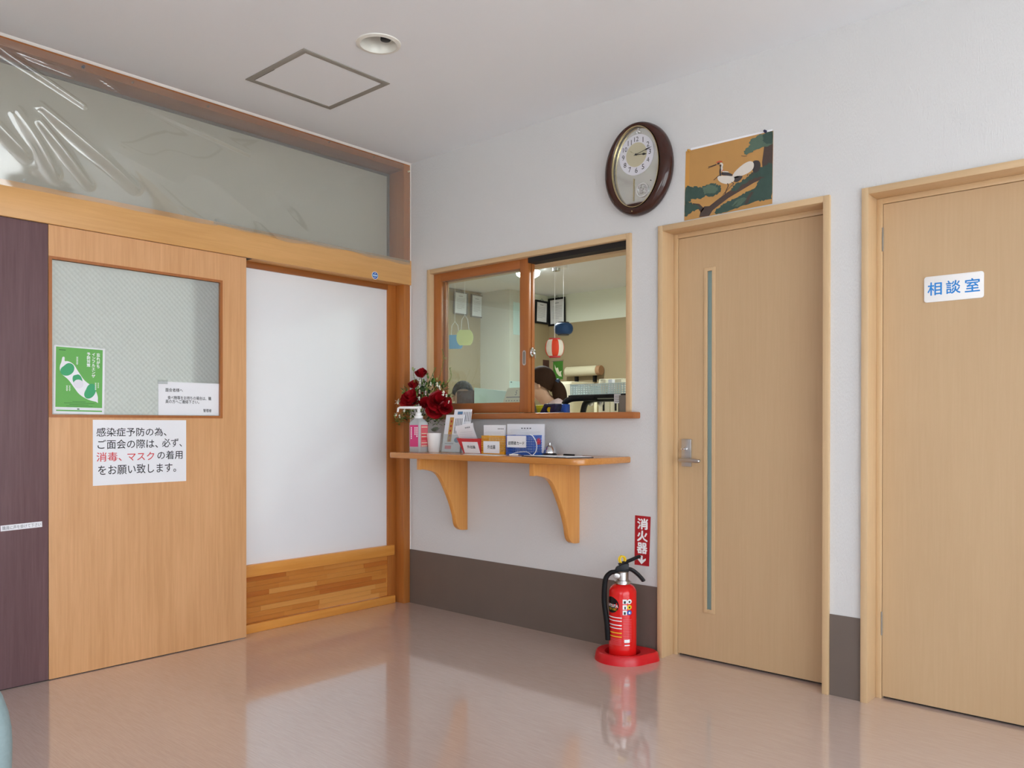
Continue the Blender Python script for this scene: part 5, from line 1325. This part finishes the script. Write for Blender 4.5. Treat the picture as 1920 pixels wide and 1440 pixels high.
def ext_sign():
    F = FRW(0)
    P = [at(1191, 966, 1, -.001), at(1220, 969, 1, -.001), at(1217, 1062, 1, -.001), at(1190, 1058.5, 1, -.001)]
    q = [F.inv(p) for p in P]; t = thing('extinguisher_sign', F.p((q[3][0]+q[2][0])/2, min(q[2][1], q[3][1]), .001), 'narrow red fire extinguisher sign with white characters and arrow', 'sign')
    def X(x, y):
        tx, ty = [q[0][i]*(1-x)+q[1][i]*x for i in (0, 1)], [q[3][i]*(1-x)+q[2][i]*x for i in (0, 1)]
        return tuple(tx[i]*(1-y)+ty[i]*y for i in (0, 1))
    MB().slab(F, [X(0, 1), X(1, 1), X(1, 0), X(0, 0)], .0004, .0024).build('plate', 'sign_red', t, smooth=0)
    for i, ch in enumerate('消火器'):
        a0, b1 = X(.17, .055+.245*i); a1, b0 = X(.85, .265+.245*i); text(ch, F, a0, a1, b0, b1, .0030, 'ink_white', 'lettering', t, bold=.035)
    MB().slab(F, [X(*p) for p in ((.42,.80),(.56,.80),(.56,.885),(.78,.845),(.78,.885),(.49,.975),(.22,.885),(.22,.845),(.42,.885))], .0030).build('arrow', 'ink_white', t, smooth=0)
ext_sign()

# ================================================================== COUNTER SHELF
CT = .960; CB = .929
def counter():
    yf, xl, x_r = -.418, .290, 1.637
    t = thing('counter_shelf', (.95, -.2, .5), 'varnished wooden counter shelf with two curved brackets under the reception window', 'shelf')
    FZ = Fr((0, 0, 0), (1, 0, 0), (0, 1, 0))
    pts = [(xl, -.001)] + [(xl+.02-.02*math.sin(a), yf+.02-.02*math.cos(a)) for a in [PI/2*(1-i/5) for i in range(6)]]
    pts += [(x_r-.07+.07*math.sin(a), yf+.07-.07*math.cos(a)) for a in [PI/2*i/8 for i in range(9)]] + [(x_r, -.001)]
    MB().slab(FZ, pts, CB, CT).build('top', 'counter_wood', t, bev=.006, seg=3)
    # brackets: plates standing at right angles to the wall
    for (uw, ufr, vbot, vfront, name) in ((877, 781, 993, 881, 0), (1087, 994, 1018, 893, 1)):
        xw = at(uw, 950, 1, 0).x; th = .030
        # depth from the front top corner
        d = at(ufr+7, 870, 0, xw); yo = d.y; zbot = at(uw, vbot, 1, 0).z; zfr = at(ufr+7, vfront, 0, xw).z
        F = FLW(xw)
        cv = smoothcurve([(yo, zfr), (yo+.045, zfr-.002), (yo*.62, zfr-.035), (yo*.40, (zfr+zbot)/2+.02), (yo*.285, zbot+.10), (yo*.24, zbot+.035), (yo*.16, zbot+.006), (yo*.06, zbot)], 5)
        prof = [(-.0005, CB), (yo, CB)] + [(p.x, p.y) for p in cv] + [(-.0005, zbot)]
        MB().slab(F, prof, -th, 0).build('bracket', 'bracket_wood', t, bev=.0025)
    return t
counter()

# ---- hand sanitiser
def sanitiser():
    y = -.25; b = at(785, 845, 1, y); x, z = b.x, CT
    t = thing('sanitizer_bottle', (x, y, z), 'white pump sanitizer bottle with pink labels on the counter shelf', 'bottle')
    rot = math.radians(4); c, s_ = math.cos(rot), math.sin(rot)
    hw = .0445
    zt = lambda v: at(785, v, 1, y).z-z
    hs = zt(793); hn = zt(786)
    def sq(h_, rc, zz): return [Vector((x+a*c-b_*s_, y+a*s_+b_*c, z+zz)) for a, b_ in rrect(-h_, h_, -h_*.86, h_*.86, rc, 4)]
    mb = MB(); L = [sq(hw*.96, .012, 0), sq(hw, .014, .004), sq(hw, .014, hs), sq(hw*.92, .016, hs+.006), sq(.026, .022, hn+.004), sq(.022, .0188, hn+.008)]
    R_ = [[mb.bm.verts.new(p) for p in l_] for l_ in L]
    for a, b_ in zip(R_, R_[1:]):
        k = len(a)
        for i in range(k): mb.face([a[i], a[(i+1) % k], b_[(i+1) % k], b_[i]])
    mb.face(R_[0][::-1]); mb.face(R_[-1]); mb.build('bottle', 'bottle_plastic', t, smooth=45)
    M = Matrix.Translation((x, y, z)); z1 = zt(780); z2 = zt(774); z3 = zt(763)
    MB().lathe([(.024, hn+.005), (.025, hn+.006), (.025, z1), (.020, z1+.003), (.017, z1+.004), (.017, z2), (.013, z2+.003)], M, 28).build('pump_collar', 'white_plastic', t)
    MB().lathe([(.009, z2), (.009, z3-.006)], M, 16).build('pump_stem', 'white_plastic', t)
    nz = Vector((x, y, z+z3-.004)); d = -rt.copy(); d.z = 0; d.normalize()
    tipx = at(759, 775, 1, y)
    ln = (nz-at(759, 765, 1, y)).length
    mb = MB(); mb.tube([nz-d*.016, nz, nz+d*(ln-.012), nz+d*(ln-.004)+Vector((0, 0, -.004)), nz+d*ln+Vector((0, 0, -.026))], .0072, 12, rr=[.009, .0085, .0068, .0066, .0055]); mb.build('pump_nozzle', 'white_plastic', t)
    # labels on the two visible faces
    for (r_, n_, dist, m_, w_) in ((Vector((c, s_, 0)), None, hw*.86, 'pink_label', hw), (Vector((-s_, c, 0)), None, hw, 'salmon_label', hw*.86)):
        F = Fr((x, y, z), r_, (0, 0, 1)); 
        if m_ == 'salmon_label': F = Fr((x, y, z), (-s_, c, 0), (0, 0, 1))
        dd = dist+.0004
        lz0, lz1 = hs*.18, hs*.93
        MB().rect(F, -w_*.74, w_*.74, lz0, lz1, dd, dd+.0004).build('label', m_, t, smooth=0)
        hh_ = lz1-lz0
        if m_ == 'pink_label':
            for s2, a0, a1, b0, b1 in (('キ\nッ\nチ\nン', .30, .62, .30, .94), ('消\n毒', -.10, .22, .60, .92), ('除\n菌', -.64, -.40, .64, .9)):
                pass
            mb = MB()
            for k, (a0, l_) in enumerate(((.45, .72), (.12, .60), (-.55, .80))): 
                for j in range(int(l_*8)): mb.rect(F, w_*a0, w_*(a0+.18), lz0+hh_*(.90-.095*j)-hh_*.07, lz0+hh_*(.90-.095*j), dd+.0007)
            mb.build('print', 'ink_white', t, smooth=0)
        else:
            mb = MB()
            for k, b_ in enumerate((.92, .62, .48, .20, .06)): mb.rect(F, -w_*.62, w_*.62, lz0+hh_*b_-hh_*.035, lz0+hh_*b_, dd+.0007)
            mb.build('print', 'paper_cream', t, smooth=0)
            mb = MB(); [mb.rect(F, -w_*.62, w_*.4, lz0+hh_*b_-hh_*.04, lz0+hh_*b_, dd+.0007) for b_ in (.56, .42, .36)]; mb.build('print', 'ink_red', t, smooth=0)
sanitiser()

# ---- small white cup with succulents
def leafpatch(mb, base, dirv, ln, wd, droop, m_=None, n_=4):
    """one bent leaf blade"""
    d = Vector(dirv).normalized(); s_ = d.cross(Vector((0, 0, 1)))
    if s_.length < 1e-3: s_ = Vector((1, 0, 0))
    s_.normalize(); base = Vector(base); mi = mb.mi(m_); L, R_, C = [], [], []
    for i in range(n_+1):
        k = i/n_; c = base+d*(ln*k)+Vector((0, 0, -droop*k*k)); w_ = wd*math.sin(PI*min(.97, max(.04, k*.92+.04)))**.8*.5
        up_ = s_.cross(d)*wd*.12
        L.append(mb.bm.verts.new(c+s_*w_+up_)); R_.append(mb.bm.verts.new(c-s_*w_+up_)); C.append(mb.bm.verts.new(c))
    for i in range(n_): mb.face([L[i], L[i+1], C[i+1], C[i]], mi); mb.face([C[i], C[i+1], R_[i+1], R_[i]], mi)
def cup():
    y = -.20; b = at(814, 846, 1, y); x, z = b.x, CT
    h = at(814, 812, 1, y).z-z; r = abs(at(825, 820, 1, y).x-at(803, 820, 1, y).x)/2*.86
    t = thing('succulent_cup', (x, y, z), 'white cup of grey green succulents beside the sanitizer bottle', 'plant')
    MB().lathe([(r*.72, 0), (r*.78, .003), (r*1.0, h), (r*.94, h), (r*.74, .008)], Matrix.Translation((x, y, z)), 28).build('cup', 'white_plastic', t, smooth=40)
    mb = MB(); rnd_ = random.Random(9)
    for q_ in range(5):
        cx, cy, cz = x+rnd_.uniform(-.02, .035), y+rnd_.uniform(-.02, .02), z+h+.004+rnd_.uniform(0, .026)
        for k in range(16):
            a = 2.4*k; el = .15+.07*k; leafpatch(mb, (cx, cy, cz), (math.cos(a)*math.cos(el), math.sin(a)*math.cos(el), math.sin(el)), .026-.0008*k, .014, .002, None, 3)
    o = mb.build('succulents', 'succulent', t, smooth=60, recalc=False)
    MB().lathe([(r*.9, h-.01), (r*.9, h-.004)], Matrix.Translation((x, y, z)), 20).build('soil', 'bark_brown', t)
cup()

# ---- flower arrangement
def flowers():
    yv = -.105
    b = at(790, 830, 1, yv); x = b.x
    t = thing('flower_arrangement', (x, yv, CT), 'vase of red roses and small white blossoms on the counter shelf', 'flowers')
    zr = at(790, 790, 1, yv).z
    MB().lathe([(.030, 0), (.034, .004), (.040, (zr-CT)*.55), (.030, (zr-CT)*.85), (.036, zr-CT), (.032, zr-CT), (.026, (zr-CT)*.8)], Matrix.Translation((x, yv, CT)), 28).build('vase', 'vase_pink', t, smooth=45)
    rnd_ = random.Random(21); hub = Vector((x, yv, zr-.02))
    def rose(P, r, opened):
        mb = MB(); ax = (P-hub).normalized()*.55+Vector((.45, -.62, .25)); ax.normalize()
        q_ = ax.to_track_quat('Z', 'Y').to_matrix()
        for lay, (n_, rad, lift, ph) in enumerate(((3, .30, .62, .2), (4, .52, .48, .9), (5, .76, .24, .4), (6, 1.0, -.04, 1.1)) if opened else ((3, .34, .72, .2), (4, .55, .55, .9), (5, .78, .30, .4))):
            for k in range(n_):
                a = 2*PI*k/n_+ph+rnd_.uniform(-.15, .15); wob = rnd_.uniform(.9, 1.1)
                def fn(u, v, a=a, rad=rad, lift=lift, wob=wob, n_=n_):
                    an = a+(u-.5)*2*PI/n_*1.5; rr = rad*r*wob*(.25+.75*math.sin(v*PI*.5)); curl = .12*r*(v**3)*math.cos((u-.5)*PI)
                    zz = (lift*r)*v-.5*r*(1-v)+.10*r*math.sin(3*an+v*4)*v - (abs(u-.5)*2)**2*.22*r*v
                    return P+q_ @ Vector(((rr+curl)*math.cos(an), (rr+curl)*math.sin(an), zz))
                mb.grid(fn, 6, 5)
        o = mb.build('rose', 'rose_red', t, smooth=70, recalc=False)
        st = MB(); mid = (P+hub)/2+Vector((rnd_.uniform(-.01, .01), 0, -.01)); st.tube(smoothcurve([hub, mid, P-ax*r*.4], 5), .0022, 6); st.build('stem', 'leaf_dark', o)
        return o
    for u, v, rpx, dy, op in ((790, 701, 10.5, .0, 0), (776, 722, 9.5, -.01, 0), (771, 746, 18.5, -.03, 1), (823, 752, 18.5, -.035, 1), (797, 757, 11, -.045, 0), (815, 769, 13, -.045, 1), (836, 764, 11, -.02, 1)):
        P = at(u, v, 1, yv+dy); r = rpx/1518*(P-CAM).length
        rose(P, r*(1.14 if op else 1.25), op)
    # leaves and sprays
    mb = MB(); mats_ = ['leaf_green', 'leaf_dark', 'leaf_lime']
    for (u, v, n_, spread) in ((795, 728, 34, 16), (805, 742, 30, 16), (792, 740, 20, 20), (765, 778, 26, 12), (800, 785, 26, 18), (756, 785, 14, 8), (748, 790, 10, 6), (830, 725, 12, 8), (778, 765, 18, 14), (838, 745, 10, 6), (815, 720, 12, 10), (760, 735, 10, 8), (820, 788, 14, 10)):
        for k in range(n_*2):
            P = at(u+rnd_.gauss(0, spread*.55), v+rnd_.gauss(0, spread*.55), 1, yv+rnd_.uniform(-.03, .03))
            d = (P-hub).normalized()+Vector((rnd_.uniform(-.8, .8), rnd_.uniform(-.8, .5), rnd_.uniform(-.6, .6)))
            leafpatch(mb, P, d, rnd_.uniform(.016, .034), rnd_.uniform(.008, .015), rnd_.uniform(0, .006), rnd_.choice(mats_), 3)
    # tall thin spray on the right
    for pts in (((812, 740), (826, 700), (832, 672), (829, 655)), ((812, 745), (838, 720), (846, 705), (843, 690)), ((800, 730), (812, 700), (816, 690)), ((785, 735), (776, 705), (777, 692)), ((770, 770), (752, 775), (745, 792)), ((768, 750), (752, 752), (742, 756))):
        P = smoothcurve([at(u, v, 1, yv-.01) for u, v in pts], 6); mb.tube(P, .0013, 5, 'leaf_green')
        for k, p in enumerate(P):
            for s_ in (-1, 1):
                if rnd_.random() < .75: leafpatch(mb, p, (s_*.8+rnd_.uniform(-.2, .2), rnd_.uniform(-.4, .4), .5), rnd_.uniform(.008, .017), .005, .002, rnd_.choice(['leaf_lime', 'leaf_green', 'leaf_lime']), 3)
    o = mb.build('foliage', None, t, smooth=60, recalc=False); o['kind'] = 'stuff'
    # white star blossoms
    for u, v, rpx, m_ in ((746, 754, 7, 'blossom_white'), (752, 758, 5, 'blossom_white'), (743, 777, 5, 'blossom_white'), (749, 781, 4, 'blossom_white'), (759, 768, 6, 'blossom_white'), (820, 721, 5, 'blossom_white'), (824, 727, 5, 'blossom_white'), (832, 738, 6, 'blossom_white'), (837, 742, 4, 'blossom_white'), (788, 716, 5, 'blossom_white'), (808, 720, 4, 'blossom_white'), (786, 748, 5, 'blossom_white'), (798, 737, 5, 'blossom_mauve'), (806, 742, 4, 'blossom_mauve'), (787, 735, 5, 'blossom_mauve'), (842, 754, 3.5, 'blossom_white'), (840, 714, 3.5, 'leaf_lime'), (836, 672, 3.5, 'leaf_lime'), (774, 692, 4, 'leaf_lime')):
        P = at(u, v, 1, yv-.05); r = rpx/1518*(P-CAM).length; mb = MB(); tilt = Vector((rnd_.uniform(-.4, .4), -.7, rnd_.uniform(-.2, .6))).normalized(); q_ = tilt.to_track_quat('Z', 'Y').to_matrix()
        for k in range(5):
            a = 2*PI*k/5+rnd_.uniform(0, .3); leafpatch(mb, P, q_ @ Vector((math.cos(a), math.sin(a), .25)), r, r*.62, .0, None, 3)
        mb.build('blossom', m_, t, smooth=60, recalc=False)
flowers()

# ---- leaflet stand
def leaflets():
    y = -.190; b = at(843, 847, 1, y); x, z = b.x, CT
    hw = abs(at(860, 840, 1, y).x-at(825, 840, 1, y).x)/2
    F = Fr((x, y, z), (1, 0, 0), (0, .18, 1))
    t = thing('leaflet_stand', (x, y+.04, z), 'clear acrylic leaflet stand on the counter shelf', 'leaflet stand')
    zt = at(841, 812, 1, y).z-z
    MB().slab(F, [(-hw, 0), (hw, 0), (hw, zt*.95), (-hw, zt*.95)], -.001, .001).build('front_plate', 'clear_plastic', t, smooth=0)
    MB().slab(F, [(-hw, 0), (hw, 0), (hw, .17), (-hw, .17)], -.034, -.032).build('back_plate', 'clear_plastic', t, smooth=0)
    MB().box(x-hw, x+hw, y-.004, y+.075, z, z+.003).build('base_plate', 'clear_plastic', t, smooth=0)
    for s_ in (-1, 1): MB().slab(F, [(s_*hw-.001, 0), (s_*hw+.001, 0), (s_*hw+.001, zt*.9), (s_*hw-.001, zt*.9)], -.032, -.001).build('side_plate', 'clear_plastic', t, smooth=0)
    h1 = at(838, 776, 1, y).z-z; h2 = at(850, 765, 1, y+.02).z-z
    a0, a1 = -hw+.003, hw-.003
    t1 = thing('leaflet', F.p(0, .004, -.010), 'front leaflet with a gold title band in the acrylic stand', 'leaflet')
    MB().rect(F, a0, a1, .004, h1, -.012, -.006).build('sheet', 'paper_white', t1, smooth=0)
    mb = MB(); W = a1-a0
    mb.rect(F, a0+W*.24, a0+W*.46, h1*.28, h1*.93, -.0055, None, 'flyer_gold')
    for k in range(5): mb.rect(F, a0+W*(.56+.085*k), a0+W*(.595+.085*k), h1*.50, h1*.90, -.0055, None, 'ink_grey')
    mb.slab(F, ell(a0+W*.78, h1*.33, W*.16, h1*.07, 20), -.0055, None, 'flyer_blue'); mb.rect(F, a0+W*.12, a0+W*.6, h1*.22, h1*.25, -.0055, None, 'ink_soft'); mb.rect(F, a0+W*.15, a0+W*.5, h1*.09, h1*.18, -.0055, None, 'salmon_label')
    mb.build('print', None, t1, smooth=0)
    mb = MB(); [mb.rect(F, a0+W*.31, a0+W*.39, h1*(.85-.125*k)-.012, h1*(.85-.125*k), -.0052) for k in range(5)]; mb.build('print', 'sign_red', t1, smooth=0)
    t2 = thing('leaflet', F.p(0, .004, -.024), 'taller rear leaflet with a blue picture in the acrylic stand', 'leaflet')
    sh = W*.33
    MB().rect(F, a0+sh, a1+sh*.75, .004, h2, -.028, -.020).build('sheet', 'paper_white', t2, smooth=0)
    mb = MB(); mb.rect(F, a0+sh+W*.2, a0+sh+W*.48, h2*.88, h2*.95, -.0195, None, 'flyer_blue'); mb.rect(F, a0+sh+W*.25, a0+sh+W*.45, h2*.86, h2*.885, -.0195, None, 'salmon_label')
    for k in range(5): mb.rect(F, a0+sh+W*(.55+.09*k), a0+sh+W*(.585+.09*k), h2*.72, h2*.94, -.0195, None, 'ink_grey')
    mb.build('print', None, t2, smooth=0)
leaflets()

# ---- three baskets with forms
def form_basket(name, u0, u1, vt, yb, depth, mname, label, flab, card, cardtxt, mesh, ut0=None, ut1=None, lean=0, sheet_px=None):
    """basket whose front stands at y = yb on the counter"""
    x0, x1 = at(u0, 848, 1, yb).x, at(u1, 848, 1, yb).x; X0 = at(ut0 or u0, vt, 1, yb).x; X1 = at(ut1 or u1, vt, 1, yb).x
    zt = at((u0+u1)/2, vt, 1, yb).z; z = CT; h = zt-z
    t = thing(name, ((x0+x1)/2, yb+depth/2, z), label, 'basket')
    fl = .012 if ut0 else .0
    F = FRW(yb)
    cor = lambda k, s_, f: Vector(((x0 if s_ < 0 else x1)*(1-k)+(X0 if s_ < 0 else X1)*k, (yb+fl*(1-k)) if f else (yb+depth-fl*(1-k)), z+h*k))
    walls = [('f', cor(0,-1,1), cor(0,1,1), cor(1,1,1), cor(1,-1,1)), ('b', cor(0,1,0), cor(0,-1,0), cor(1,-1,0), cor(1,1,0)), ('r', cor(0,1,1), cor(0,1,0), cor(1,1,0), cor(1,1,1)), ('l', cor(0,-1,0), cor(0,-1,1), cor(1,-1,1), cor(1,-1,0))]
    MB().box(x0, x1, yb+fl, yb+depth-fl, z, z+.003).build('bottom', mname, t, smooth=0)
    for nm, a, b, c, d in walls:
        mb = MB(); L = lambda u, v: (a*(1-u)+b*u)*(1-v)+(d*(1-u)+c*u)*v
        n_ = (b-a).cross(d-a).normalized()*.0016
        def bar(u0_, u1_, v0_, v1_, k=1):
            P = [L(u0_, v0_), L(u1_, v0_), L(u1_, v1_), L(u0_, v1_)]; mb.hexa([p-n_*k for p in P]+[p+n_*k for p in P])
        if mesh:
            wid = (b-a).length; nb = max(4, round(wid/.0105)); nr = max(4, round(h/.013))
            for i in range(nb+1): u = i/nb; bar(max(0, u-.16/nb), min(1, u+.16/nb), 0, 1)
            for j in range(nr+1): v = j/nr; bar(0, 1, max(0, v-.14/nr), min(1, v+.14/nr), .9)
            bar(0, 1, 0, .10, .95); bar(0, 1, .93, 1.0, 1.2)
        else:
            bar(0, 1, 0, 1); bar(0, 1, .88, 1.02, 1.8)
        mb.build('mesh_wall' if mesh else 'wall', mname, t, smooth=0)
    ca0, ca1, cb0, cb1 = card
    a, b, c, d = walls[0][1:]; L = lambda u, v: (a*(1-u)+b*u)*(1-v)+(d*(1-u)+c*u)*v
    r = (b-a).normalized(); u_ = (L(.5, 1)-L(.5, 0)).normalized(); G = Fr(L(ca0, cb0), r, u_)
    W = (L(ca1, cb0)-L(ca0, cb0)).length; Hh = (L(ca0, cb1)-L(ca0, cb0)).length
    cd_ = MB().rect(G, 0, W, 0, Hh, .0022, .0036).build('name_card', 'paper_white', t, smooth=0)
    for s_, q0, q1, p0, p1 in cardtxt: text(s_, G, W*q0, W*q1, Hh*p0, Hh*p1, .0042, 'ink_black', 'lettering', cd_, bold=.02)
    return t, (x0, x1, X0, X1, z, zt)
YB = -.225
def forms(name_label, x0, x1, y, zb, zt, lines, bend=0, title=None, skew=0):
    t = thing('form_sheets', ((x0+x1)/2, y, zb), name_label, 'paper', 'stacks of forms in the three baskets')
    def fn(u, v, off=0):
        xx = x0+(x1-x0)*u+skew*v; k = v
        return Vector((xx, y+off-bend*(.5-.5*math.cos(PI*v))+.03*bend*u, zb+(zt-zb)*v - abs(bend)*.35*v*v*(1-u)))
    mb = MB(); mb.grid(lambda u, v: fn(u, v), 8, 8); mb.grid(lambda u, v: fn(1-u, v, .006), 8, 8); mb.build('sheets', 'paper_white', t, smooth=60, recalc=False)
    mb = MB()
    for (u0, u1, v) in lines:
        mb.grid(lambda u, w_: fn(u0+(u1-u0)*u, v+.006*w_, -.0006), 6, 1)
    mb.build('print_lines', 'ink_soft', t, smooth=0, recalc=False)
    if title:
        u0, u1, v0, v1 = title; mb = MB()
        for k in range(4): mb.grid(lambda u, w_: fn(u0+(u1-u0)*(k+.15+.6*u)/4, v0+(v1-v0)*w_, -.0007), 1, 1)
        mb.build('title_print', 'ink_grey', t, smooth=0, recalc=False)
tb, q = form_basket('form_basket', 903, 946, 817, YB, .085, 'basket_yellow', 'yellow mesh basket of forms in the middle of the counter shelf', '', (.10, .80, .05, .70), [('外出届', .26, .74, .36, .68)], True)
forms('white forms standing in the yellow mesh basket', at(907, 800, 1, YB+.055).x, at(947, 800, 1, YB+.055).x, YB+.055, CT+.01, at(925, 797, 1, YB+.055).z, [(.1, .9, .75), (.05, .8, .70)], 0, (.66, .95, .84, .88))
tb, q = form_basket('form_basket', 949, 998, 816, YB, .100, 'blue_plastic', 'blue mesh basket of forms at the right of the counter shelf', '', (.05, .78, .38, .97), [('訪問者カード', .08, .92, .22, .52)], True)
XB = at(998, 848, 1, YB).x; mb = MB(); F = FLW(XB); cx = at(1009, 828, 0, XB)
for k in range(5):
    a = 2*PI*k/5+.3; mb.tube([F.p(cx.y+.009*math.cos(a)+.007*math.cos(2*PI*i/12), cx.z+.009*math.sin(a)+.007*math.sin(2*PI*i/12), .004) for i in range(13)], .0016, 6)
mb.build('red_wire_flower', 'ink_red', tb)
mb = MB(); mb.tube(smoothcurve([at(994, 815, 0, XB-.006), at(1000, 819, 0, XB+.006), at(1006, 832, 0, XB+.008), at(1005, 846, 0, XB+.008), Vector((XB+.02, YB-.02, CT+.003))], 6), .0022, 7); mb.build('white_cord', 'ink_white', tb)
forms('white visitor cards standing in the blue mesh basket', at(951, 800, 1, YB+.075).x, at(1020, 800, 1, YB+.075).x, YB+.075, CT+.01, at(985, 795, 1, YB+.065).z, [(.1, .9, .72), (.08, .6, .78)], 0, (.38, .68, .83, .87))
tb, q = form_basket('form_basket', 867, 899, 823, YB-.004, .085, 'basket_red', 'red plastic basket of forms at the left of the counter shelf', '', (.08, .98, .02, .74), [('外出届', .28, .78, .42, .68)], False, 857, 901)
forms('curled white forms standing in the red basket', at(868, 800, 1, YB+.05).x, at(900, 800, 1, YB+.05).x, YB+.050, CT+.01, at(885, 793, 1, YB+.02).z, [(.2, .9, .7), (.1, .85, .62), (.1, .8, .55), (.15, .8, .48)], .052, (.55, .85, .84, .89), -.010)

# ---- call bell, clipboard, loose sheets, pens
def bell():
    y = -.13; b = at(1031, 846, 1, y); x, z = b.x, CT
    r = abs(at(1040, 840, 1, y).x-at(1019, 840, 1, y).x)/2*.98; h = at(1030, 833, 1, y).z-z
    t = thing('call_bell', (x, y, z), 'small chrome call bell on a black base beside the blue basket', 'bell'); M = Matrix.Translation((x, y, z))
    MB().lathe([(r*1.0, 0), (r*1.0, .006), (r*.8, .010)], M, 32).build('base', 'black_plastic', t, bev=.001)
    MB().lathe([(r*.93, .010), (r*.94, .013), (r*.86, h*.45), (r*.62, h*.72), (r*.30, h*.88), (r*.10, h*.92)], M, 32).build('dome', 'chrome', t, smooth=60)
    MB().lathe([(.004, h*.90), (.004, h*1.02), (.006, h*1.04), (.006, h*1.12), (.002, h*1.15)], M, 14).build('button', 'chrome', t)
bell()
def flat(name, pix, z, th, mname, label, cat, bev=0):
    """pix: (u, y) pairs, column of the photograph and distance from the wall"""
    P = [at(u, 853, 1, y) for u, y in pix]; F = Fr((0, 0, z), (1, 0, 0), (0, 1, 0))
    for p in P: p.z = z
    t = thing(name, ((P[0].x+P[2].x)/2, (P[0].y+P[2].y)/2, z), label, cat)
    MB().slab(F, [(p.x, p.y) for p in P], 0, th).build('board' if 'clip' in name else 'sheet', mname, t, bev=bev, smooth=0)
    return t, P
t, P = flat('clipboard', ((978, -.36), (1062, -.395), (1113, -.26), (1030, -.235)), CT, .004, 'black_plastic', 'black clipboard holding a white form on the counter shelf', 'clipboard')
F = Fr((0, 0, CT), (1, 0, 0), (0, 1, 0)); c = (P[0]+P[1]+P[2]+P[3])/4
sh = [c+(p-c)*.94 for p in P]; MB().slab(F, [(p.x, p.y) for p in sh], .0042, .006).build('form', 'paper_white', t, smooth=0)
e0, e1 = sh[2]*.6+sh[3]*.4, sh[2]*.35+sh[3]*.65
MB().tube([Vector((e0.x, e0.y, CT+.010)), Vector((e1.x, e1.y, CT+.010))], .005, 10).build('clip', 'black_plastic', t)
t, P = flat('loose_form', ((868, -.37), (930, -.40), (950, -.29), (890, -.26)), CT, .0012, 'paper_white', 'flat white form lying in front of the red and yellow baskets', 'paper')
mb = MB(); cc = (P[0]+P[1]+P[2]+P[3])/4
for k in range(5):
    a, b = P[0].lerp(P[3], .15+.17*k), P[1].lerp(P[2], .15+.17*k); p0, p1 = a.lerp(b, .1), a.lerp(b, .85); mb.face([mb.bm.verts.new((p.x, p.y+dy, CT+.0016)) for p, dy in ((p0, 0), (p1, 0), (p1, .004), (p0, .004))])
mb.build('print_lines', 'ink_soft', t, smooth=0, recalc=False)
p0, p1 = at(955, 853, 1, -.30), at(976, 851, 1, -.27); p0.z = p1.z = CT+.0038
t = thing('ballpoint_pen', ((p0.x+p1.x)/2, (p0.y+p1.y)/2, CT), 'white ballpoint pen lying in front of the blue basket', 'pen')
MB().tube([p0, p0.lerp(p1, .8)], .0038, 10).build('barrel', 'white_plastic', t); MB().tube([p0.lerp(p1, .8), p1], .0034, 10, rr=[.0036, .001]).build('tip', 'ink_grey', t)
mb = MB(); mb.tube(smoothcurve([p0+Vector((0, 0, 0)), Vector((p0.x+.03, -.262, CT+.016)), Vector((p0.x+.08, -.256, CT+.018)), Vector((p0.x+.12, -.262, CT+.004)), Vector((p0.x+.17, -.25, CT+.003))], 6), .0014, 6); mb.build('cord', 'ink_white', t)
t, P = flat('paper_slip', ((1040, -.215), (1075, -.225), (1092, -.14), (1058, -.13)), CT, .003, 'paper_white', 'small stack of white paper slips behind the clipboard', 'paper')

# ================================================================== WAITING CHAIR AT THE LEFT EDGE
def chair():
    # its rounded side edge just enters the frame; the rest stands to the left of the view
    c = at(-235, 1440, 2, .45)
    edge = [at(-4, 1268, 2, .76)]
    base = at(-252, 1290, 2, .70); base.z = 0
    d = rt.copy(); d.z = 0; d.normalize(); f = Vector((d.y, -d.x, 0))
    T = lambda a, b, z: base+d*a+f*b+Vector((0, 0, z))
    t = thing('waiting_chair', base, 'grey teal ribbed vinyl waiting chair at the left edge', 'chair')
    F = Fr(T(0, -.06, 0), d, (0, 0, 1))
    # backrest: wide rounded pad
    mb = MB()
    prof = lambda z: .185+.035*math.sin(PI*min(1, max(0, (z-.30)/.56)))-(.12*max(0, (z-.60)/.19)**2.4)
    N = 26; M_ = 20; rows = []
    for j in range(M_+1):
        z = .30+.505*j/M_; w_ = max(.03, prof(z)); th = .040*(1-.55*(j/M_)**6); row = []
        for i in range(N):
            a = 2*PI*i/N; ca, sa = math.cos(a), math.sin(a)
            x = w_*math.copysign(abs(ca)**.55, ca); y = th*math.copysign(abs(sa)**.8, sa)+.0014*math.sin(90*x)
            row.append(mb.bm.verts.new(T(x, y-.05*(z-.3), z)))
        rows.append(row)
    for a, b in zip(rows, rows[1:]):
        for i in range(N): mb.face([a[i], a[(i+1) % N], b[(i+1) % N], b[i]])
    mb.face(rows[0][::-1]); mb.face(rows[-1]); mb.build('backrest', 'teal_vinyl', t, smooth=60)
    mb = MB(); FZ = Fr(T(0, .25, .38), d, -f); mb.slab(FZ, rrect(-.22, .22, -.22, .22, .07), 0, .07); mb.build('seat', 'teal_vinyl', t, bev=.02, seg=3)
    for a in (-.19, .19):
        for b in (.06, .44): MB().tube([T(a, b, 0), T(a*.98, b*.98, .38)], .012, 12).build('leg', 'steel', t)
    for a in (-.12, .12): MB().tube(smoothcurve([T(a, .10, .385), T(a, .02, .375), T(a, -.01, .40), T(a, -.02, .52)], 5), .011, 10).build('back_support', 'steel', t)
chair()
